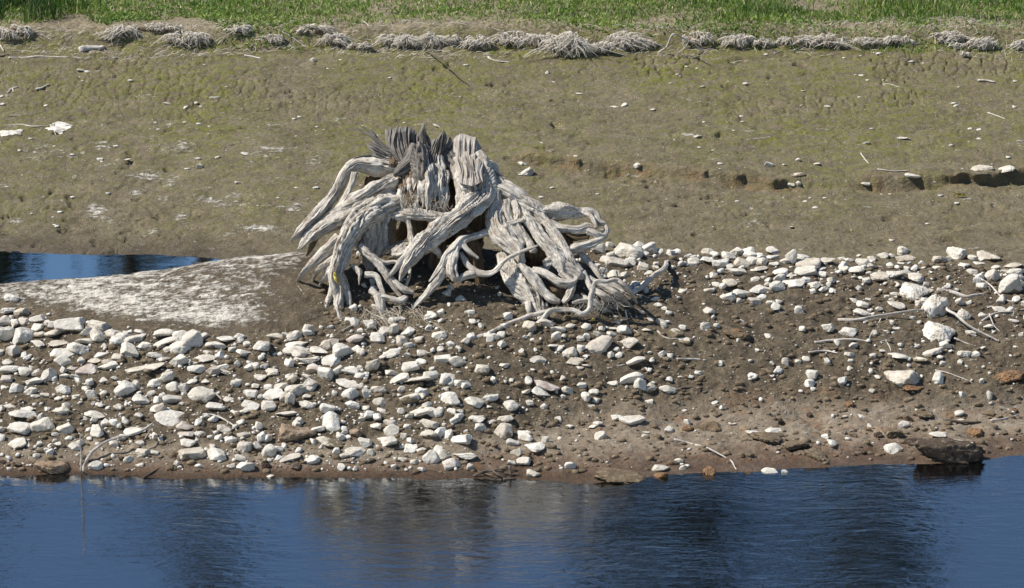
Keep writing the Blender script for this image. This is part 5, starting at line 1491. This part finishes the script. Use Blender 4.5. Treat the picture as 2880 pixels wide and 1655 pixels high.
def bird(name, label, loc, yaw, pitch, L, belly, back, head_back, streak, wing_c, tail_c, leg=True, roll=0.0):
    """small songbird, beak along +x, built at real size"""
    e = empty(name, loc); e.rotation_euler = Euler((roll, pitch, yaw))
    tag(e, label, 'bird')
    mb = mat_bird(name + '_plumage', belly, back, streak, .8)
    # one continuous body: rump, belly, breast, neck, head
    xs_ = np.array([-.44, -.36, -.25, -.12, .02, .14, .23, .29, .345, .40, .445, .47]) * L * .62
    rs_ = np.array([.035, .075, .125, .155, .165, .150, .118, .104, .108, .100, .065, .02]) * L * .62
    zs_ = np.array([.0, .0, -.005, -.012, -.01, .005, .035, .055, .070, .072, .066, .062]) * L * .62
    P = np.stack([xs_, 0 * xs_, zs_], -1)
    V, F, uv = tube(P, rs_, seed=3, step=.004, groove=.02, lump=.02, seg=18, flat=1.0)
    obj('body', mesh_np('body', V, F, uv), mb, e)
    wm = mat_bird(name + '_wing', wing_c, wing_c, streak, 1.0)
    hm = mat_bird(name + '_crown', head_back, head_back, streak, .3)
    for sgn in (-1, 1):
        w = np.array([[.12, sgn * .105, .06], [.0, sgn * .15, .045], [-.16, sgn * .135, .035], [-.34, sgn * .075, .03], [-.50, sgn * .03, .025]]) * L * .62
        V, F, uv = tube(w, np.array([.05, .085, .08, .05, .012]) * L * .62, seed=5, step=.004, groove=.06, lump=.03, flat=.32, flat_dir=(0, sgn, .5), seg=12)
        obj('wing', mesh_np('wing', V, F, uv), wm, e)
        if leg:
            lg_ = np.array([[0, sgn * .06, -.12], [-.03, sgn * .06, -.22], [.0, sgn * .06, -.32], [.05, sgn * .06, -.33]]) * L * .62
            V, F, uv = tube(lg_, np.array([.018, .012, .010, .006]) * L, seed=6, step=.003, seg=6)
            obj('leg', mesh_np('leg', V, F, uv), M['stick_dark'], e)
        ev, ef = ICO1
        obj('eye', mesh_np('eye', ev * .016 * L + np.array([.39, sgn * .095, .085]) * L * .62, ef), M['dark'], e)
    t = np.array([[-.36, 0, .01], [-.55, 0, .01], [-.78, 0, .0], [-.98, 0, -.01]]) * L * .62
    V, F, uv = tube(t, np.array([.05, .055, .065, .075]) * L * .62, seed=8, step=.004, groove=.1, lump=.02, flat=.22, flat_dir=(0, 0, 1), seg=12, tip='flat')
    obj('tail', mesh_np('tail', V, F, uv), mat_bird(name + '_tail', tail_c, tail_c, streak, .9), e)
    V, F, uv = tube(np.array([[.44, 0, .066], [.50, 0, .060], [.56, 0, .052]]) * L * .62, np.array([.045, .026, .004]) * L * .62, seed=9, step=.002, seg=8, groove=0, lump=0)
    obj('beak', mesh_np('beak', V, F, uv), M['stick_dark'], e)
    V, F, uv = tube(np.array([[.26, 0, .115], [.33, 0, .135], [.40, 0, .130], [.445, 0, .10]]) * L * .62, np.array([.055, .060, .055, .03]) * L * .62, seed=10, step=.003, seg=10, groove=.0, lump=.0)
    obj('crown_patch', mesh_np('crown_patch', V, F, uv), hm, e)
    return e


Yl = (.62, .50, .045)
p = at_y(947, 785, ydef(785) - .175)
bird('yellow_bird', 'yellow bird with streaked brown back perched on the left root of the stump', p, math.radians(152), math.radians(-50), .175, (.62, .52, .10), (.40, .32, .06), (.70, .60, .05), (.07, .045, .02), (.30, .21, .09), (.20, .13, .08))
g = hit(2698, 558)
bird('yellow_bird', 'small bright yellow bird with dark head feeding on the right mudflat', (g[0], g[1], g[2] + .036), math.radians(-6), math.radians(14), .16, (.80, .60, .02), (.12, .11, .05), (.05, .06, .07), (.04, .04, .03), (.07, .065, .05), (.03, .03, .03))
g = hit(1666, 911)
bird('yellow_bird', 'olive yellow bird half hidden in the shade under the right roots', (g[0], g[1], g[2] + .034), math.radians(100), math.radians(20), .125, (.46, .42, .07), (.30, .28, .06), (.05, .05, .05), (.05, .045, .03), (.12, .11, .05), (.04, .04, .03))

# ------------------------------------------------------------------ trees far beyond the meadow: the photo shows them mirrored in the water
def tree(x, y, h, crown, label, seed, nl=2600, spread=2.2):
    r = np.random.default_rng(seed)
    z0 = float(Hq(x, y)[0])
    e = empty('tree', (x, y, z0)); tag(e, label, 'tree', 'trees beyond the meadow mirrored in the water')
    tp = np.array([[0, 0, -.2], [.1, .1, h * .3], [-.15, .1, h * .6], [.05, 0, h * .85], [0, 0, h]]) * np.array([1 + h * .03, 1, 1])
    V, F, uv = tube(tp, np.array([.28, .22, .15, .08, .02]), seed=seed, step=.4, seg=10)
    obj('trunk', mesh_np('trunk', V, F, uv), M['bark'], e)
    lv = []
    for i in range(46):
        t = r.uniform(crown, .98); a = r.uniform(0, 6.28)
        ln = spread * (1.15 - t) / (1.15 - crown) * r.uniform(.5, 1.1) + .3
        b = np.array([0, 0, h * t]); tip = b + np.array([math.cos(a) * ln, math.sin(a) * ln, ln * r.uniform(.0, .5)])
        V, F, uv = tube(np.array([b, (b + tip) / 2 + np.array([0, 0, .1]), tip]), np.array([.05, .03, .01]), seed=seed + i, step=.3, seg=5)
        obj('limb', mesh_np('limb', V, F, uv), M['bark'], e)
        k = int(nl / 46); q = r.uniform(.25, 1.05, k)
        lv.append(b + (tip - b) * q[:, None] + r.normal(size=(k, 3)) * .28)
    c = np.vstack(lv); n = len(c)
    a = r.normal(size=(n, 3)) * .11; b = r.normal(size=(n, 3)) * .11
    V = np.stack([c - a, c + b, c + a, c - b], 1).reshape(-1, 3)
    Q = np.arange(n)[:, None] * 4 + np.arange(4)[None, :]
    o = obj('crown', mesh_np('crown', V, Q, smooth=False, attrs={'tone': np.repeat(r.uniform(0, 1, n), 4)[:, None].repeat(3, 1)}), M['leaves'], e)


for (x, y, h, cw, lb, sd, sp_, nl) in [(7.6, 41, 26, .45, 'tall dark tree mirrored at the right of the river', 1, 1.9, 3200), (4.6, 43, 25, .5, 'slender tree mirrored in the river right of the stump reflection', 2, 2.0, 1900),
        (2.6, 42, 24, .55, 'slender tree mirrored in the river beside the stump reflection', 3, 1.5, 1300), (-6.6, 42, 23, .55, 'thin tree mirrored in the river at the left', 4, 1.2, 800),
        (-11.3, 40, 12.6, .3, 'bushy tree mirrored at the left end of the pool', 5, 1.1, 2600), (-8.0, 41, 11.6, .6, 'thin tree mirrored in the left half of the pool', 6, .8, 500)]:
    tree(x, y, h, cw, lb, sd, nl, sp_)
